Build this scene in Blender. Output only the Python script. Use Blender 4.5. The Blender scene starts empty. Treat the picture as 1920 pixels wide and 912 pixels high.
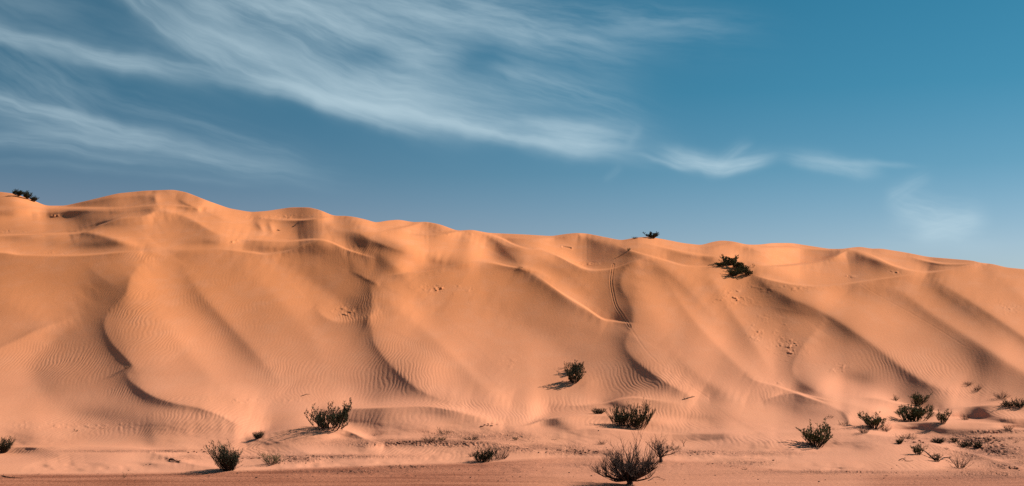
import bpy, math, random
import numpy as np

R = math.radians
scene = bpy.context.scene
col = scene.collection

# ------------------------------------------------------------------ camera
F = 2400.0          # focal length in photo pixels (photo is 1920 wide)
VH = 690.0          # photo row of eye level
HC = 5.0            # eye height above the flat
cam_d = bpy.data.cameras.new("camera")
cam = bpy.data.objects.new("camera", cam_d)
col.objects.link(cam)
cam.location = (0, 0, HC)
cam.rotation_euler = (R(90), 0, 0)
cam_d.sensor_width = 36.0
cam_d.lens = 36.0 * F / 1920.0
cam_d.shift_y = (VH - 456.0) / 1920.0
cam_d.clip_start = 0.1
cam_d.clip_end = 20000
scene.camera = cam

# ------------------------------------------------------------------ light
SUN_EL, SUN_AZ = 36.0, 21.0      # azimuth: degrees beyond due right (+x) towards +y
sun_d = bpy.data.lights.new("sun", 'SUN')
sun_d.energy = 4.8
sun_d.angle = R(0.53)
sun_d.color = (1.0, 0.93, 0.84)
sun = bpy.data.objects.new("sun", sun_d)
col.objects.link(sun)
sun.location = (60, 20, 60)
sun.rotation_euler = (0, R(90 - SUN_EL), R(SUN_AZ))

vs = scene.view_settings
vs.view_transform = 'Standard'
vs.look = 'None'
vs.exposure = 0.29
vs.gamma = 1.0
vs.use_curve_mapping = False

# ------------------------------------------------------------------ node helper
class NT:
    def __init__(self, tree):
        self.t = tree
        tree.nodes.clear()
    def n(self, kind, **kw):
        nd = self.t.nodes.new(kind)
        for k, v in kw.items():
            setattr(nd, k, v)
        return nd
    def link(self, a, b):
        self.t.links.new(a, b)
    def put(self, sock, v):
        if hasattr(v, 'is_output') or isinstance(v, bpy.types.NodeSocket):
            self.t.links.new(v, sock)
        else:
            sock.default_value = v
    def m(self, op, a, b=None, c=None, clamp=False):
        nd = self.n('ShaderNodeMath', operation=op, use_clamp=clamp)
        self.put(nd.inputs[0], a)
        if b is not None: self.put(nd.inputs[1], b)
        if c is not None: self.put(nd.inputs[2], c)
        return nd.outputs[0]
    def add(self, a, b): return self.m('ADD', a, b)
    def sub(self, a, b): return self.m('SUBTRACT', a, b)
    def mul(self, a, b): return self.m('MULTIPLY', a, b)
    def noise(self, vec, scale, detail=2.0, rough=0.5, dist=0.0):
        nd = self.n('ShaderNodeTexNoise')
        self.put(nd.inputs['Vector'], vec)
        nd.inputs['Scale'].default_value = scale
        nd.inputs['Detail'].default_value = detail
        nd.inputs['Roughness'].default_value = rough
        nd.inputs['Distortion'].default_value = dist
        return nd.outputs['Fac']
    def xyz(self, x, y, z=0.0):
        nd = self.n('ShaderNodeCombineXYZ')
        self.put(nd.inputs[0], x); self.put(nd.inputs[1], y); self.put(nd.inputs[2], z)
        return nd.outputs[0]
    def maprange(self, v, a, b, c=0.0, d=1.0, smooth=True):
        nd = self.n('ShaderNodeMapRange')
        if smooth: nd.interpolation_type = 'SMOOTHSTEP'
        self.put(nd.inputs[0], v)
        for i, q in enumerate((a, b, c, d)):
            self.put(nd.inputs[1 + i], q)
        return nd.outputs[0]
    def mix(self, f, a, b, blend='MIX'):
        nd = self.n('ShaderNodeMix', data_type='RGBA', blend_type=blend)
        self.put(nd.inputs[0], f)
        for s, v in ((nd.inputs[6], a), (nd.inputs[7], b)):
            self.put(s, v if not isinstance(v, tuple) or len(v) == 4 else (*v, 1.0))
        return nd.outputs[2]
    def ramp(self, f, stops):
        nd = self.n('ShaderNodeValToRGB')
        self.put(nd.inputs[0], f)
        e = nd.color_ramp.elements
        while len(e) < len(stops): e.new(0.5)
        for k, (p, c) in enumerate(stops):
            e[k].position = p
            e[k].color = (*c, 1.0) if len(c) == 3 else c
        return nd.outputs[0]

# ------------------------------------------------------------------ sky: air and cirrus, by view direction
world = bpy.data.worlds.new("World")
scene.world = world
world.use_nodes = True
world.cycles.sampling_method = 'MANUAL'
world.cycles.sample_map_resolution = 256
W = NT(world.node_tree)
sky = W.n('ShaderNodeTexSky', sky_type='NISHITA')
sky.sun_disc = False
sky.sun_elevation = R(SUN_EL)
sky.sun_rotation = R(90 - SUN_AZ)
sky.altitude = 200
sky.air_density = 1.0
sky.dust_density = 0.6
sky.ozone_density = 1.6
tc = W.n('ShaderNodeTexCoord')
sep = W.n('ShaderNodeSeparateXYZ')
W.link(tc.outputs['Generated'], sep.inputs[0])
dx, dy, dz = sep.outputs
dyc = W.m('MAXIMUM', dy, 0.02)
# tangent coordinates, in units of about 2.4 degrees (right, up) from due north at eye level
GU = W.mul(W.m('DIVIDE', dx, dyc), F / 100.0)
GV = W.mul(W.m('DIVIDE', dz, dyc), F / 100.0)
q0 = W.xyz(GU, GV, 0.0)
w1 = W.sub(W.noise(q0, 0.45, 3, 0.5), 0.5)
w2 = W.sub(W.noise(W.xyz(W.add(GU, 31.7), W.add(GV, 12.3), 0.0), 0.5, 3, 0.5), 0.5)
w3 = W.sub(W.noise(q0, 1.8, 2, 0.5), 0.5)
CU = W.add(W.add(GU, W.mul(w1, 0.55)), W.mul(w3, 0.12))
CV = W.add(W.add(GV, W.mul(w2, 0.40)), W.mul(w3, 0.06))

def stroke(u, v, ang, curv, L, wu, wd, amp, streak=0.6, fine=5.0, seed=0.0):
    """a cirrus band: centre (u,v) in photo pixels, angle in degrees (positive = falls to the right),
    curvature, half length and the widths above / below its spine, all in pixels"""
    cu, cv = (u - 960) / 100.0, (VH - v) / 100.0
    a = R(-ang)
    ca, sa = math.cos(a), math.sin(a)
    ru, rv = W.sub(CU, cu), W.sub(CV, cv)
    t = W.add(W.mul(ru, ca), W.mul(rv, sa))
    s = W.sub(W.mul(rv, ca), W.mul(ru, sa))
    if curv:
        s = W.sub(s, W.mul(W.mul(t, t), curv))
    L, wu, wd = L / 100.0, wu / 100.0, wd / 100.0
    up = W.m('GREATER_THAN', s, 0.0)
    iw = W.add(W.mul(up, 1.0 / wu - 1.0 / wd), 1.0 / wd)
    sn = W.mul(s, iw)
    g = W.m('EXPONENT', W.mul(W.mul(sn, sn), -1.0))
    te = W.mul(t, 1.0 / L)
    te2 = W.mul(te, te)
    e = W.m('EXPONENT', W.mul(W.mul(te2, te2), -1.0))
    st = W.noise(W.xyz(W.add(W.mul(t, 0.38), seed), W.mul(s, fine * 0.62), seed), 1.0, 5, 0.60)
    st = W.maprange(st, 0.30, 0.74)
    body = W.add(W.mul(st, streak), 1.0 - streak)
    return W.mul(W.mul(W.mul(g, e), body), amp)

STROKES = [
    # main band sweeping from the top left down to the right
    (300, 50, 36, 0.0, 150, 50, 16, 0.50, 0.7, 6, 1.3),
    (545, 160, 22, 0.02, 280, 60, 20, 0.70, 0.6, 5, 4.1),
    (850, 232, 12, 0.010, 310, 62, 20, 0.80, 0.55, 5, 8.8),
    (1090, 268, 4, 0.03, 100, 34, 18, 0.55, 0.8, 4, 2.2),
    # high veil above it
    (560, 60, 24, 0.0, 300, 90, 70, 0.62, 0.8, 4.2, 6.5),
    (720, 60, 16, 0.0, 300, 70, 70, 0.52, 0.85, 4.0, 7.5),
    (870, 25, 14, 0.0, 300, 60, 50, 0.55, 0.85, 4.0, 9.5),
    (990, 150, 18, 0.0, 220, 44, 44, 0.32, 0.95, 5, 12.5),
    (1130, 30, 4, 0.0, 260, 30, 50, 0.30, 0.95, 4.0, 14.5),
    # second band through the left
    (120, 92, 14, 0.0, 230, 20, 20, 0.55, 0.6, 6, 17.1),
    (440, 152, 11, 0.0, 300, 16, 16, 0.40, 0.7, 7, 19.7),
    (740, 208, 13, 0.0, 240, 9, 12, 0.34, 0.6, 8, 20.9),
    (50, 140, 34, 0.0, 150, 70, 50, 0.26, 0.9, 4, 21.7),
    (560, 190, 16, 0.0, 200, 7, 7, 0.22, 0.6, 8, 22.7),
    (150, 45, 20, 0.0, 330, 60, 60, 0.22, 0.6, 3, 24.9),
    # low bands on the left
    (90, 212, 14, 0.0, 240, 20, 28, 0.50, 0.75, 6, 23.3),
    (300, 285, 10, 0.0, 280, 30, 18, 0.40, 0.7, 6, 26.1),
    (20, 262, 9, 0.0, 260, 16, 16, 0.34, 0.7, 7, 29.1),
    (330, 222, 17, 0.0, 260, 20, 22, 0.16, 0.9, 7, 30.1),
    (210, 320, 5, 0.0, 300, 8, 8, 0.10, 0.7, 7, 31.1),
    # wisps on the right
    (1345, 310, 4, 0.12, 105, 20, 12, 0.85, 0.7, 5, 33.3),
    (1378, 290, -36, 0.0, 34, 14, 8, 0.34, 0.7, 6, 35.3),
    (1240, 302, 12, 0.0, 50, 5, 6, 0.36, 0.7, 6, 37.3),
    (1565, 314, 8, 0.05, 75, 17, 13, 0.52, 0.8, 5, 41.3),
    (1610, 305, 0, 0.0, 100, 6, 6, 0.20, 0.8, 6, 43.3),
    (1700, 352, -30, 0.0, 45, 16, 12, 0.34, 0.8, 5, 45.3),
    (1750, 400, 18, 0.0, 75, 32, 30, 0.62, 0.85, 4, 47.3),
    (1780, 428, -8, 0.0, 60, 24, 20, 0.52, 0.8, 5, 49.3),
    (1750, 455, 5, 0.0, 120, 34, 26, 0.16, 0.8, 5, 53.3),
    (1145, 328, -45, 0.0, 18, 7, 8, 0.12, 0.8, 6, 55.3),
    (1190, 258, -62, 0.0, 24, 12, 10, 0.14, 0.8, 6, 57.3),
]
dens = None
for sk in STROKES:
    o = stroke(*sk)
    # screen union
    dens = o if dens is None else W.sub(W.add(dens, o), W.mul(dens, o))
front = W.maprange(dy, 0.03, 0.35)
# the two clear holes in the veil
def hole(u, v, ru, rv, a):
    x = W.mul(W.sub(CU, (u - 960) / 100.0), 100.0 / ru)
    y = W.mul(W.sub(CV, (VH - v) / 100.0), 100.0 / rv)
    return W.sub(1.0, W.mul(W.m('EXPONENT', W.mul(W.add(W.mul(x, x), W.mul(y, y)), -1.0)), a))
for h in ((905, 112, 62, 34, 0.8), (690, 100, 60, 26, 0.55), (1000, 215, 150, 14, 0.35), (190, 40, 120, 32, 0.45)):
    dens = W.mul(dens, hole(*h))
dens = W.mul(dens, front)
dens = W.m('MINIMUM', dens, 1.0)
# air colour: the physical sky graded towards teal, paler towards the horizon
el = W.m('ARCSINE', dz)
grad = W.maprange(el, 0.0, 0.30, smooth=False)
SKY_STR = 0.065
tint = W.ramp(grad, [(0.0, (1.05, 0.92, 1.02)), (0.30, (0.82, 0.93, 1.05)), (0.50, (0.42, 0.77, 0.87)), (0.70, (0.23, 0.70, 0.79)), (1.0, (0.16, 0.67, 0.74))])
air = W.mix(1.0, sky.outputs[0], tint, 'MULTIPLY')
# slate haze away from the sun
side = W.maprange(dx, -0.42, 0.30)
dull = W.ramp(side, [(0.0, (1.05, 0.80, 0.80)), (1.0, (1.0, 1.0, 1.0))])
air = W.mix(1.0, air, dull, 'MULTIPLY')
cl = W.n('ShaderNodeRGB')
cl.outputs[0].default_value = (7.5, 9.5, 10.4, 1)
final = W.mix(W.mul(dens, 0.80), air, cl.outputs[0])
bg = W.n('ShaderNodeBackground')
W.link(final, bg.inputs[0])
bg.inputs[1].default_value = SKY_STR
wo = W.n('ShaderNodeOutputWorld')
W.link(bg.outputs[0], wo.inputs[0])

scene.render.engine = 'CYCLES'
scene.cycles.max_bounces = 6
scene.cycles.diffuse_bounces = 3
scene.cycles.use_denoising = False

# ------------------------------------------------------------------ numeric helpers
def tag(o, label=None, cat=None, group=None, kind=None):
    if label: o['label'] = label
    if cat: o['category'] = cat
    if group: o['group'] = group
    if kind: o['kind'] = kind
    return o

def vnoise(x, y, seed):
    """smooth value noise on arrays, about -1..1"""
    rng = np.random.RandomState(seed)
    tab = rng.uniform(-1, 1, (256, 256))
    xi, yi = np.floor(x).astype(np.int64), np.floor(y).astype(np.int64)
    fx, fy = x - xi, y - yi
    fx = fx * fx * fx * (fx * (fx * 6 - 15) + 10)
    fy = fy * fy * fy * (fy * (fy * 6 - 15) + 10)
    a = tab[yi & 255, xi & 255]; b = tab[yi & 255, (xi + 1) & 255]
    c = tab[(yi + 1) & 255, xi & 255]; d = tab[(yi + 1) & 255, (xi + 1) & 255]
    return (a * (1 - fx) + b * fx) * (1 - fy) + (c * (1 - fx) + d * fx) * fy

def fbm(x, y, seed, octv=3, gain=0.5):
    s, a = 0, 1
    for k in range(octv):
        s = s + a * vnoise(x * 2 ** k, y * 2 ** k, seed + k)
        a *= gain
    return s

def interp_smooth(pts):
    p = np.array(pts, float)
    xs = np.arange(-900, 2900, 2.0)
    ys = np.interp(xs, p[:, 0], p[:, 1])
    k = np.exp(-np.linspace(-2, 2, 17) ** 2); k /= k.sum()
    ys = np.convolve(np.pad(ys, 8, mode='edge'), k, 'valid')
    return lambda u: np.interp(u, xs, ys)

def spline(pts, n=6):
    p = np.array(pts, float)
    q = np.vstack([2 * p[0] - p[1], p, 2 * p[-1] - p[-2]])
    out = []
    for i in range(1, len(q) - 2):
        a, b, c, d = q[i - 1], q[i], q[i + 1], q[i + 2]
        for t in np.linspace(0, 1, n, endpoint=False):
            out.append(0.5 * (2 * b + (c - a) * t + (2 * a - 5 * b + 4 * c - d) * t * t + (3 * b - a - 3 * c + d) * t ** 3))
    out.append(p[-1])
    return np.array(out)

# ------------------------------------------------------------------ dunes
# The dune wall is surveyed as bearings and levels from the viewpoint: SKY is its top line; RIDGES are the crests,
# spurs and hollows; lift is in survey rows (about 25 rows to the metre), converted to true distances below.
SKY = [(-900, 350), (0, 360), (25, 363), (60, 375), (85, 386), (122, 386), (170, 375), (220, 363), (270, 358), (325, 356), (350, 361),
       (390, 377), (430, 391), (470, 398), (500, 396), (545, 389), (580, 389), (600, 394), (625, 405), (648, 405), (665, 407), (690, 413),
       (704, 418), (725, 414), (748, 412), (775, 417), (800, 416), (825, 421), (857, 433), (885, 431), (915, 437), (940, 438),
       (985, 440), (1035, 443), (1060, 439), (1080, 437), (1100, 438), (1130, 444), (1165, 451), (1190, 446), (1215, 444),
       (1245, 449), (1280, 456), (1315, 460), (1335, 454), (1352, 451), (1375, 453), (1400, 459), (1425, 459), (1447, 456),
       (1485, 456), (1510, 460), (1555, 467), (1580, 467), (1600, 464), (1615, 463), (1635, 467), (1650, 466), (1700, 474),
       (1740, 482), (1800, 487), (1825, 489), (1837, 493), (1860, 495), (1888, 502), (1920, 505), (2060, 520), (2900, 560)]
sky_v = interp_smooth(SKY)
_xs = np.arange(-1400, 3400, 4.0)
_k = np.exp(-np.linspace(-2.2, 2.2, 121) ** 2); _k /= _k.sum()
_sm = np.convolve(np.pad(sky_v(_xs), 60, mode='edge'), _k, 'valid')
sky_smooth = lambda u: np.interp(u, _xs, _sm)

BRINK = interp_smooth([(-900, 470), (0, 474), (150, 478), (300, 470), (450, 470), (600, 452), (700, 480), (800, 505), (900, 495),
                       (1000, 500), (1100, 508), (1200, 484), (1320, 500), (1400, 505), (1500, 532), (1600, 532), (1700, 518),
                       (1790, 507), (1840, 496), (1920, 508), (2900, 575)])

# (points (u, v, lift), width on the lower/left side, width on the upper/right side, roundness)
RIDGES = [
    # --- left spur with the S-shaped foot: crisp crest, then the broad body it belongs to
    ([(300, 468, 0), (270, 492, 3), (246, 522, 7), (237, 552, 8), (212, 578, 5), (197, 608, 7), (210, 642, 8), (238, 672, 8),
      (249, 686, 7), (240, 702, 6), (250, 718, 9), (283, 740, 16), (325, 754, 22), (372, 763, 25), (412, 777, 25), (445, 794, 15),
      (474, 802, 8), (505, 806, 0)], 15, 60, 4),
    ([(300, 460, 0), (250, 530, 12), (225, 600, 12), (250, 680, 12), (290, 735, 14), (370, 770, 12), (460, 806, 0)], 75, 170, 22),
    ([(190, 520, 0), (130, 600, -8), (60, 690, -12), (110, 760, -10), (260, 790, -8), (360, 806, -4), (440, 815, 0)], 70, 60, 26),
    ([(-80, 690, 4), (-20, 662, 6), (30, 640, 6), (70, 620, 6), (105, 608, 4), (150, 592, 0)], 40, 9, 3),
    ([(-80, 560, 0), (0, 560, 7), (60, 590, 5), (100, 640, 0)], 60, 80, 20),
    # folds down the bright left face
    ([(330, 475, 0), (375, 545, 8), (425, 600, 11), (480, 660, 9), (540, 730, 0)], 30, 60, 12),
    ([(420, 475, 0), (490, 530, 6), (550, 590, 7), (590, 640, 5), (620, 720, 0)], 50, 60, 16),
    ([(270, 560, 0), (320, 620, 5), (370, 680, 7), (430, 735, 6), (500, 770, 0)], 40, 50, 14),
    ([(470, 480, 0), (540, 505, -7), (600, 545, -12), (650, 580, -10), (690, 600, 0)], 60, 40, 18),
    # bowl
    ([(588, 575, 0), (608, 595, 5), (635, 605, 7), (662, 603, 7), (690, 594, 4), (712, 580, 0)], 30, 10, 3),
    ([(692, 520, 0), (697, 545, 7), (699, 570, 10), (694, 592, 7), (698, 615, 5), (702, 640, 7), (716, 662, 8), (742, 692, 8),
      (790, 731, 7), (848, 753, 10), (920, 756, 10), (1000, 752, 7), (1060, 755, 0)], 17, 60, 4),
    ([(670, 540, 0), (705, 610, 8), (740, 680, 9), (800, 730, 9), (880, 755, 0)], 70, 120, 20),
    ([(655, 506, 0), (675, 515, 3), (702, 529, 4), (712, 534, 0)], 6, 26, 2),
    # crest and shoulder left of centre
    ([(430, 476, 0), (500, 478, 2), (545, 470, 6), (575, 458, 9), (600, 451, 10), (625, 456, 9), (655, 470, 6), (705, 486, 0)], 30, 7, 3),
    ([(560, 452, 0), (600, 452, 8), (650, 480, 10), (720, 540, 7), (790, 600, 0)], 60, 90, 14),
    ([(380, 452, 0), (450, 450, 3), (520, 452, 4), (590, 449, 3), (620, 452, 0)], 14, 12, 3),
    ([(618, 408, 0), (622, 424, 5), (640, 433, 6), (665, 434, 8), (692, 446, 9), (730, 462, 9), (790, 480, 8), (840, 492, 4), (890, 498, 0)], 24, 46, 4),
    ([(650, 470, 0), (690, 468, 8), (740, 495, 10), (780, 540, 6), (820, 580, 0)], 36, 60, 10),
    ([(648, 402, 0), (680, 424, 7), (730, 446, 9), (790, 470, 7), (840, 490, 0)], 26, 26, 8),
    # crest in the middle
    ([(735, 517, 0), (780, 513, 3), (830, 503, 7), (870, 494, 9), (905, 492, 9), (940, 497, 9), (975, 503, 8), (1010, 513, 4), (1040, 530, 0)], 40, 6, 3),
    ([(930, 462, 0), (948, 468, 3), (966, 485, 5), (980, 502, 7), (1000, 512, 6), (1050, 548, 7), (1105, 583, 7), (1130, 599, 5), (1150, 602, 0)], 20, 50, 4),
    ([(970, 500, 0), (1020, 530, 9), (1080, 572, 10), (1140, 604, 0)], 46, 14, 6),
    ([(780, 520, 0), (830, 590, 6), (880, 650, 7), (930, 700, 5), (960, 740, 0)], 60, 60, 20),
    ([(690, 540, 0), (770, 600, 9), (850, 670, 12), (915, 735, 8), (960, 752, 0)], 50, 34, 12),
    ([(860, 540, 0), (960, 600, -8), (1040, 650, -10), (1080, 690, -6), (1100, 720, 0)], 60, 60, 26),
    # basin behind and its rim
    ([(905, 440, 0), (930, 452, 2), (958, 465, 3), (1000, 466, 4), (1040, 476, 7), (1070, 492, 9), (1100, 507, 7), (1150, 504, 5), (1190, 490, 7), (1212, 484, 6), (1250, 480, 0)], 24, 7, 3),
    ([(900, 434, 0), (930, 444, 2), (965, 457, 3), (1000, 466, 3), (1040, 476, 0)], 18, 22, 4),
    ([(1085, 438, 4), (1120, 450, 6), (1170, 466, 8), (1215, 480, 7), (1270, 510, 6), (1330, 560, 0)], 30, 46, 7),
    # centre-right spur with the track
    ([(1215, 484, 0), (1190, 490, 5), (1170, 512, 8), (1166, 538, 10), (1180, 562, 5), (1188, 585, 5), (1186, 612, 6), (1174, 645, 7),
      (1190, 672, 10), (1234, 706, 14), (1280, 733, 17), (1305, 745, 8), (1330, 748, 0)], 18, 46, 5),
    ([(1210, 490, 0), (1195, 560, 12), (1195, 640, 14), (1240, 700, 14), (1310, 745, 0)], 60, 120, 22),
    ([(1230, 500, 0), (1290, 590, 9), (1350, 655, 12), (1400, 702, 10), (1440, 722, 4), (1480, 735, 0)], 60, 26, 7),
    ([(1240, 640, 0), (1300, 695, 7), (1350, 730, 8), (1400, 750, 0)], 34, 34, 9),
    # long diagonal ridge on the right
    ([(1370, 500, 0), (1408, 512, 8), (1450, 540, 11), (1500, 565, 14), (1560, 592, 15), (1640, 646, 16), (1700, 692, 18), (1752, 722, 16),
      (1800, 735, 8), (1850, 750, 0)], 20, 50, 8),
    ([(1390, 500, 0), (1460, 535, 8), (1560, 585, 10), (1640, 640, 10), (1720, 695, 8), (1800, 735, 0)], 80, 110, 22),
    ([(1320, 500, 0), (1345, 540, 6), (1375, 590, 8), (1410, 640, 8), (1440, 690, 4), (1460, 715, 0)], 40, 26, 8),
    # rim of the plateau on the right
    ([(1412, 512, 0), (1440, 525, 5), (1490, 534, 7), (1540, 537, 7), (1600, 531, 6), (1650, 524, 5), (1700, 517, 6), (1740, 516, 5), (1775, 507, 6), (1810, 500, 4), (1840, 495, 0)], 30, 6, 2.5),
    ([(1430, 500, 0), (1480, 498, 3), (1540, 491, 7), (1570, 479, 10), (1588, 468, 9), (1640, 486, 8), (1690, 503, 6), (1740, 513, 0)], 26, 12, 3),
    ([(1580, 466, 0), (1625, 480, 4), (1670, 498, 4), (1720, 512, 0)], 26, 20, 5),
    ([(1700, 478, 0), (1730, 487, 4), (1770, 494, 6), (1810, 494, 7), (1838, 492, 6), (1850, 493, 0)], 5, 26, 2),
    # spurs at the far right
    ([(1590, 535, 0), (1680, 545, 7), (1750, 592, 14), (1840, 648, 17), (1930, 705, 16), (2050, 780, 0)], 52, 34, 8),
    ([(1735, 516, 0), (1775, 536, 10), (1850, 582, 15), (1930, 636, 15), (2050, 720, 10), (2200, 800, 0)], 26, 60, 7),
    ([(1735, 520, 0), (1830, 566, 9), (1920, 626, 9), (2050, 710, 0)], 60, 90, 20),
    ([(1840, 494, 0), (1900, 540, 8), (1960, 600, 8), (2050, 670, 0)], 44, 40, 10),
    # right hollow and its tongue
    ([(1550, 598, 0), (1530, 622, 5), (1507, 650, 8), (1491, 676, 8), (1488, 696, 6), (1502, 714, 4), (1545, 738, 6), (1600, 750, 4), (1660, 758, 0)], 16, 50, 4),
    ([(1540, 620, 0), (1510, 670, 6), (1530, 720, 4), (1600, 750, 0)], 60, 70, 16),
    ([(1470, 580, 0), (1458, 640, -5), (1450, 700, -4), (1460, 722, 0)], 34, 26, 12),
    # low mounds at the foot
    ([(1395, 702, 0), (1420, 715, 4), (1450, 723, 5), (1490, 736, 6), (1540, 748, 7), (1590, 757, 7), (1640, 773, 6), (1680, 795, 0)], 24, 14, 3),
    ([(1430, 754, 0), (1462, 743, 3), (1488, 737, 5), (1510, 744, 5), (1550, 757, 4), (1582, 774, 4), (1592, 790, 3), (1585, 802, 0)], 16, 26, 3),
    ([(1590, 743, 0), (1640, 747, 5), (1700, 760, 6), (1750, 772, 6), (1800, 777, 0)], 20, 7, 3),
    ([(1760, 767, 0), (1820, 762, 4), (1900, 759, 4), (2000, 765, 0)], 20, 7, 3),
    ([(1600, 803, 0), (1640, 797, 4), (1700, 793, 6), (1780, 790, 6), (1860, 795, 4), (1940, 800, 0)], 18, 6, 3),
    ([(1260, 818, 0), (1360, 812, 4), (1480, 813, 6), (1600, 811, 7), (1680, 821, 8), (1760, 835, 8), (1840, 855, 8), (1930, 884, 5), (2000, 900, 0)], 36, 5, 3),
    ([(1480, 884, 0), (1600, 872, 4), (1700, 872, 4), (1800, 882, 0)], 16, 20, 5),
    ([(1000, 802, 0), (1110, 804, 3), (1200, 812, 4), (1330, 815, 3), (1420, 812, 0)], 26, 6, 3),
    ([(900, 802, 0), (985, 798, 6), (1020, 787, 7), (1085, 779, 8), (1150, 780, 6), (1250, 790, 4), (1330, 792, 0)], 30, 5, 3),
    ([(1030, 763, 0), (1090, 760, 5), (1140, 755, 7), (1180, 746, 9), (1215, 748, 8), (1260, 757, 5), (1310, 760, 0)], 26, 10, 3),
    ([(590, 773, 0), (640, 767, 7), (720, 764, 9), (800, 762, 10), (850, 770, 11), (900, 783, 8), (945, 796, 0)], 30, 6, 3),
    ([(460, 824, 0), (510, 812, 8), (560, 803, 12), (610, 801, 13), (650, 807, 11), (690, 824, 8), (720, 834, 0)], 26, 5, 3),
    ([(670, 834, 0), (760, 825, 6), (860, 825, 7), (950, 832, 7), (1010, 846, 3), (1060, 850, 0)], 16, 5, 3),
    ([(285, 850, 0), (330, 862, 4), (380, 874, 6), (440, 880, 5), (520, 868, 5), (620, 866, 0)], 10, 8, 3),
    ([(-80, 838, 4), (60, 838, 5), (150, 837, 6), (262, 841, 6), (300, 852, 5), (350, 862, 0)], 30, 5, 3),
    ([(-80, 878, 6), (60, 866, 8), (160, 860, 4), (300, 868, 4), (380, 878, 0)], 6, 22, 4),
    ([(1020, 850, 0), (1120, 846, 2), (1220, 852, 2), (1300, 846, 0)], 12, 8, 3),
    # upper left: terraces under the summit
    ([(-80, 398, 3), (0, 394, 5), (60, 391, 5), (130, 392, 4), (190, 390, 2), (240, 392, 0)], 10, 12, 3),
    ([(110, 386, 0), (160, 380, 3), (210, 371, 6), (260, 367, 4), (300, 366, 0)], 10, 5, 3),
    ([(205, 398, 0), (235, 391, 4), (290, 386, 7), (340, 387, 7), (370, 392, 4), (400, 396, 0)], 9, 9, 3),
    ([(285, 362, 0), (291, 372, 5), (294, 382, 4), (300, 392, 0)], 10, 14, 3),
    ([(330, 370, 0), (345, 378, 4), (368, 389, 5), (378, 394, 0)], 5, 26, 2),
    ([(60, 404, 0), (110, 397, 4), (160, 395, 5), (230, 397, 6), (285, 392, 6), (330, 396, 0)], 12, 8, 3),
    ([(130, 442, 0), (165, 425, 6), (215, 412, 10), (265, 406, 12), (300, 396, 10), (350, 408, 6), (400, 436, 4), (450, 456, 0)], 26, 9, 3),
    ([(290, 400, 0), (350, 410, 6), (410, 430, 8), (460, 452, 0)], 44, 40, 12),
    ([(-80, 446, 4), (0, 442, 5), (80, 440, 6), (150, 436, 5), (220, 450, 5), (270, 466, 0)], 26, 6, 3),
    ([(150, 436, 0), (190, 442, 4), (230, 455, 5), (270, 468, 0)], 16, 20, 5),
    ([(-80, 466, 5), (0, 472, 8), (50, 479, 7), (150, 479, 7), (230, 473, 9), (290, 469, 9), (350, 471, 6), (420, 469, 3), (470, 476, 0)], 44, 6, 3),
    # terraces behind, centre
    ([(470, 403, 0), (510, 411, 3), (560, 412, 4), (600, 409, 4), (625, 408, 0)], 10, 10, 2.5),
    ([(475, 412, 0), (488, 424, 4), (498, 440, 0)], 8, 14, 3),
    ([(500, 412, 0), (508, 426, 3), (514, 442, 0)], 8, 8, 3),
    ([(725, 434, 0), (765, 426, 4), (785, 418, 7), (810, 418, 8), (840, 428, 6), (865, 440, 0)], 16, 8, 3),
    ([(770, 438, 0), (800, 441, 5), (840, 437, 7), (880, 432, 9), (915, 440, 6), (950, 452, 0)], 12, 14, 3),
    ([(940, 447, 0), (1000, 447, 4), (1050, 444, 6), (1085, 439, 5)], 9, 6, 3),
    ([(1040, 442, 0), (1065, 440, 4), (1085, 437, 5), (1100, 444, 3), (1140, 462, 0)], 30, 24, 4),
    ([(1190, 455, 0), (1240, 463, 4), (1290, 476, 5), (1350, 486, 0)], 10, 10, 3),
    ([(1240, 470, 0), (1300, 478, 3), (1350, 480, 4), (1385, 476, 0)], 10, 8, 3),
    ([(1290, 470, 0), (1330, 465, 4), (1370, 458, 7), (1400, 463, 7), (1450, 478, 5), (1500, 488, 0)], 12, 9, 3),
    ([(1395, 462, 0), (1440, 465, 5), (1500, 465, 7), (1560, 469, 7), (1600, 470, 0)], 9, 10, 3),
    ([(1615, 467, 0), (1650, 471, 3), (1690, 482, 3), (1722, 490, 3), (1750, 499, 3), (1790, 506, 0)], 16, 16, 4),
    ([(1180, 500, 0), (1260, 505, 3), (1320, 520, 4), (1380, 560, 0)], 30, 30, 8),
    # long spurs of the upper terraces, each with a shaded left flank
    ([(345, 360, 0), (385, 382, 6), (430, 418, 9), (480, 446, 6), (530, 470, 0)], 60, 60, 10),
    ([(636, 406, 0), (668, 418, 5), (715, 442, 8), (775, 470, 8), (845, 490, 4), (900, 498, 0)], 34, 60, 6),
    ([(792, 418, 0), (830, 430, 6), (870, 445, 6), (910, 458, 0)], 30, 30, 5),
    ([(880, 432, 0), (918, 444, 4), (965, 464, 6), (1015, 482, 6), (1070, 515, 4), (1120, 560, 0)], 32, 50, 6),
    ([(1085, 438, 0), (1130, 448, 8), (1190, 472, 13), (1245, 502, 12), (1310, 560, 8), (1370, 630, 0)], 36, 60, 8),
    ([(1215, 446, 0), (1280, 462, 5), (1350, 482, 6), (1400, 500, 0)], 26, 30, 6),
    ([(1360, 454, 0), (1420, 472, 5), (1480, 488, 5), (1540, 500, 0)], 30, 30, 6),
    ([(1590, 468, 0), (1640, 484, 3), (1700, 508, 4), (1760, 540, 5), (1830, 590, 4), (1900, 650, 0)], 34, 50, 7),
]
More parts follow.
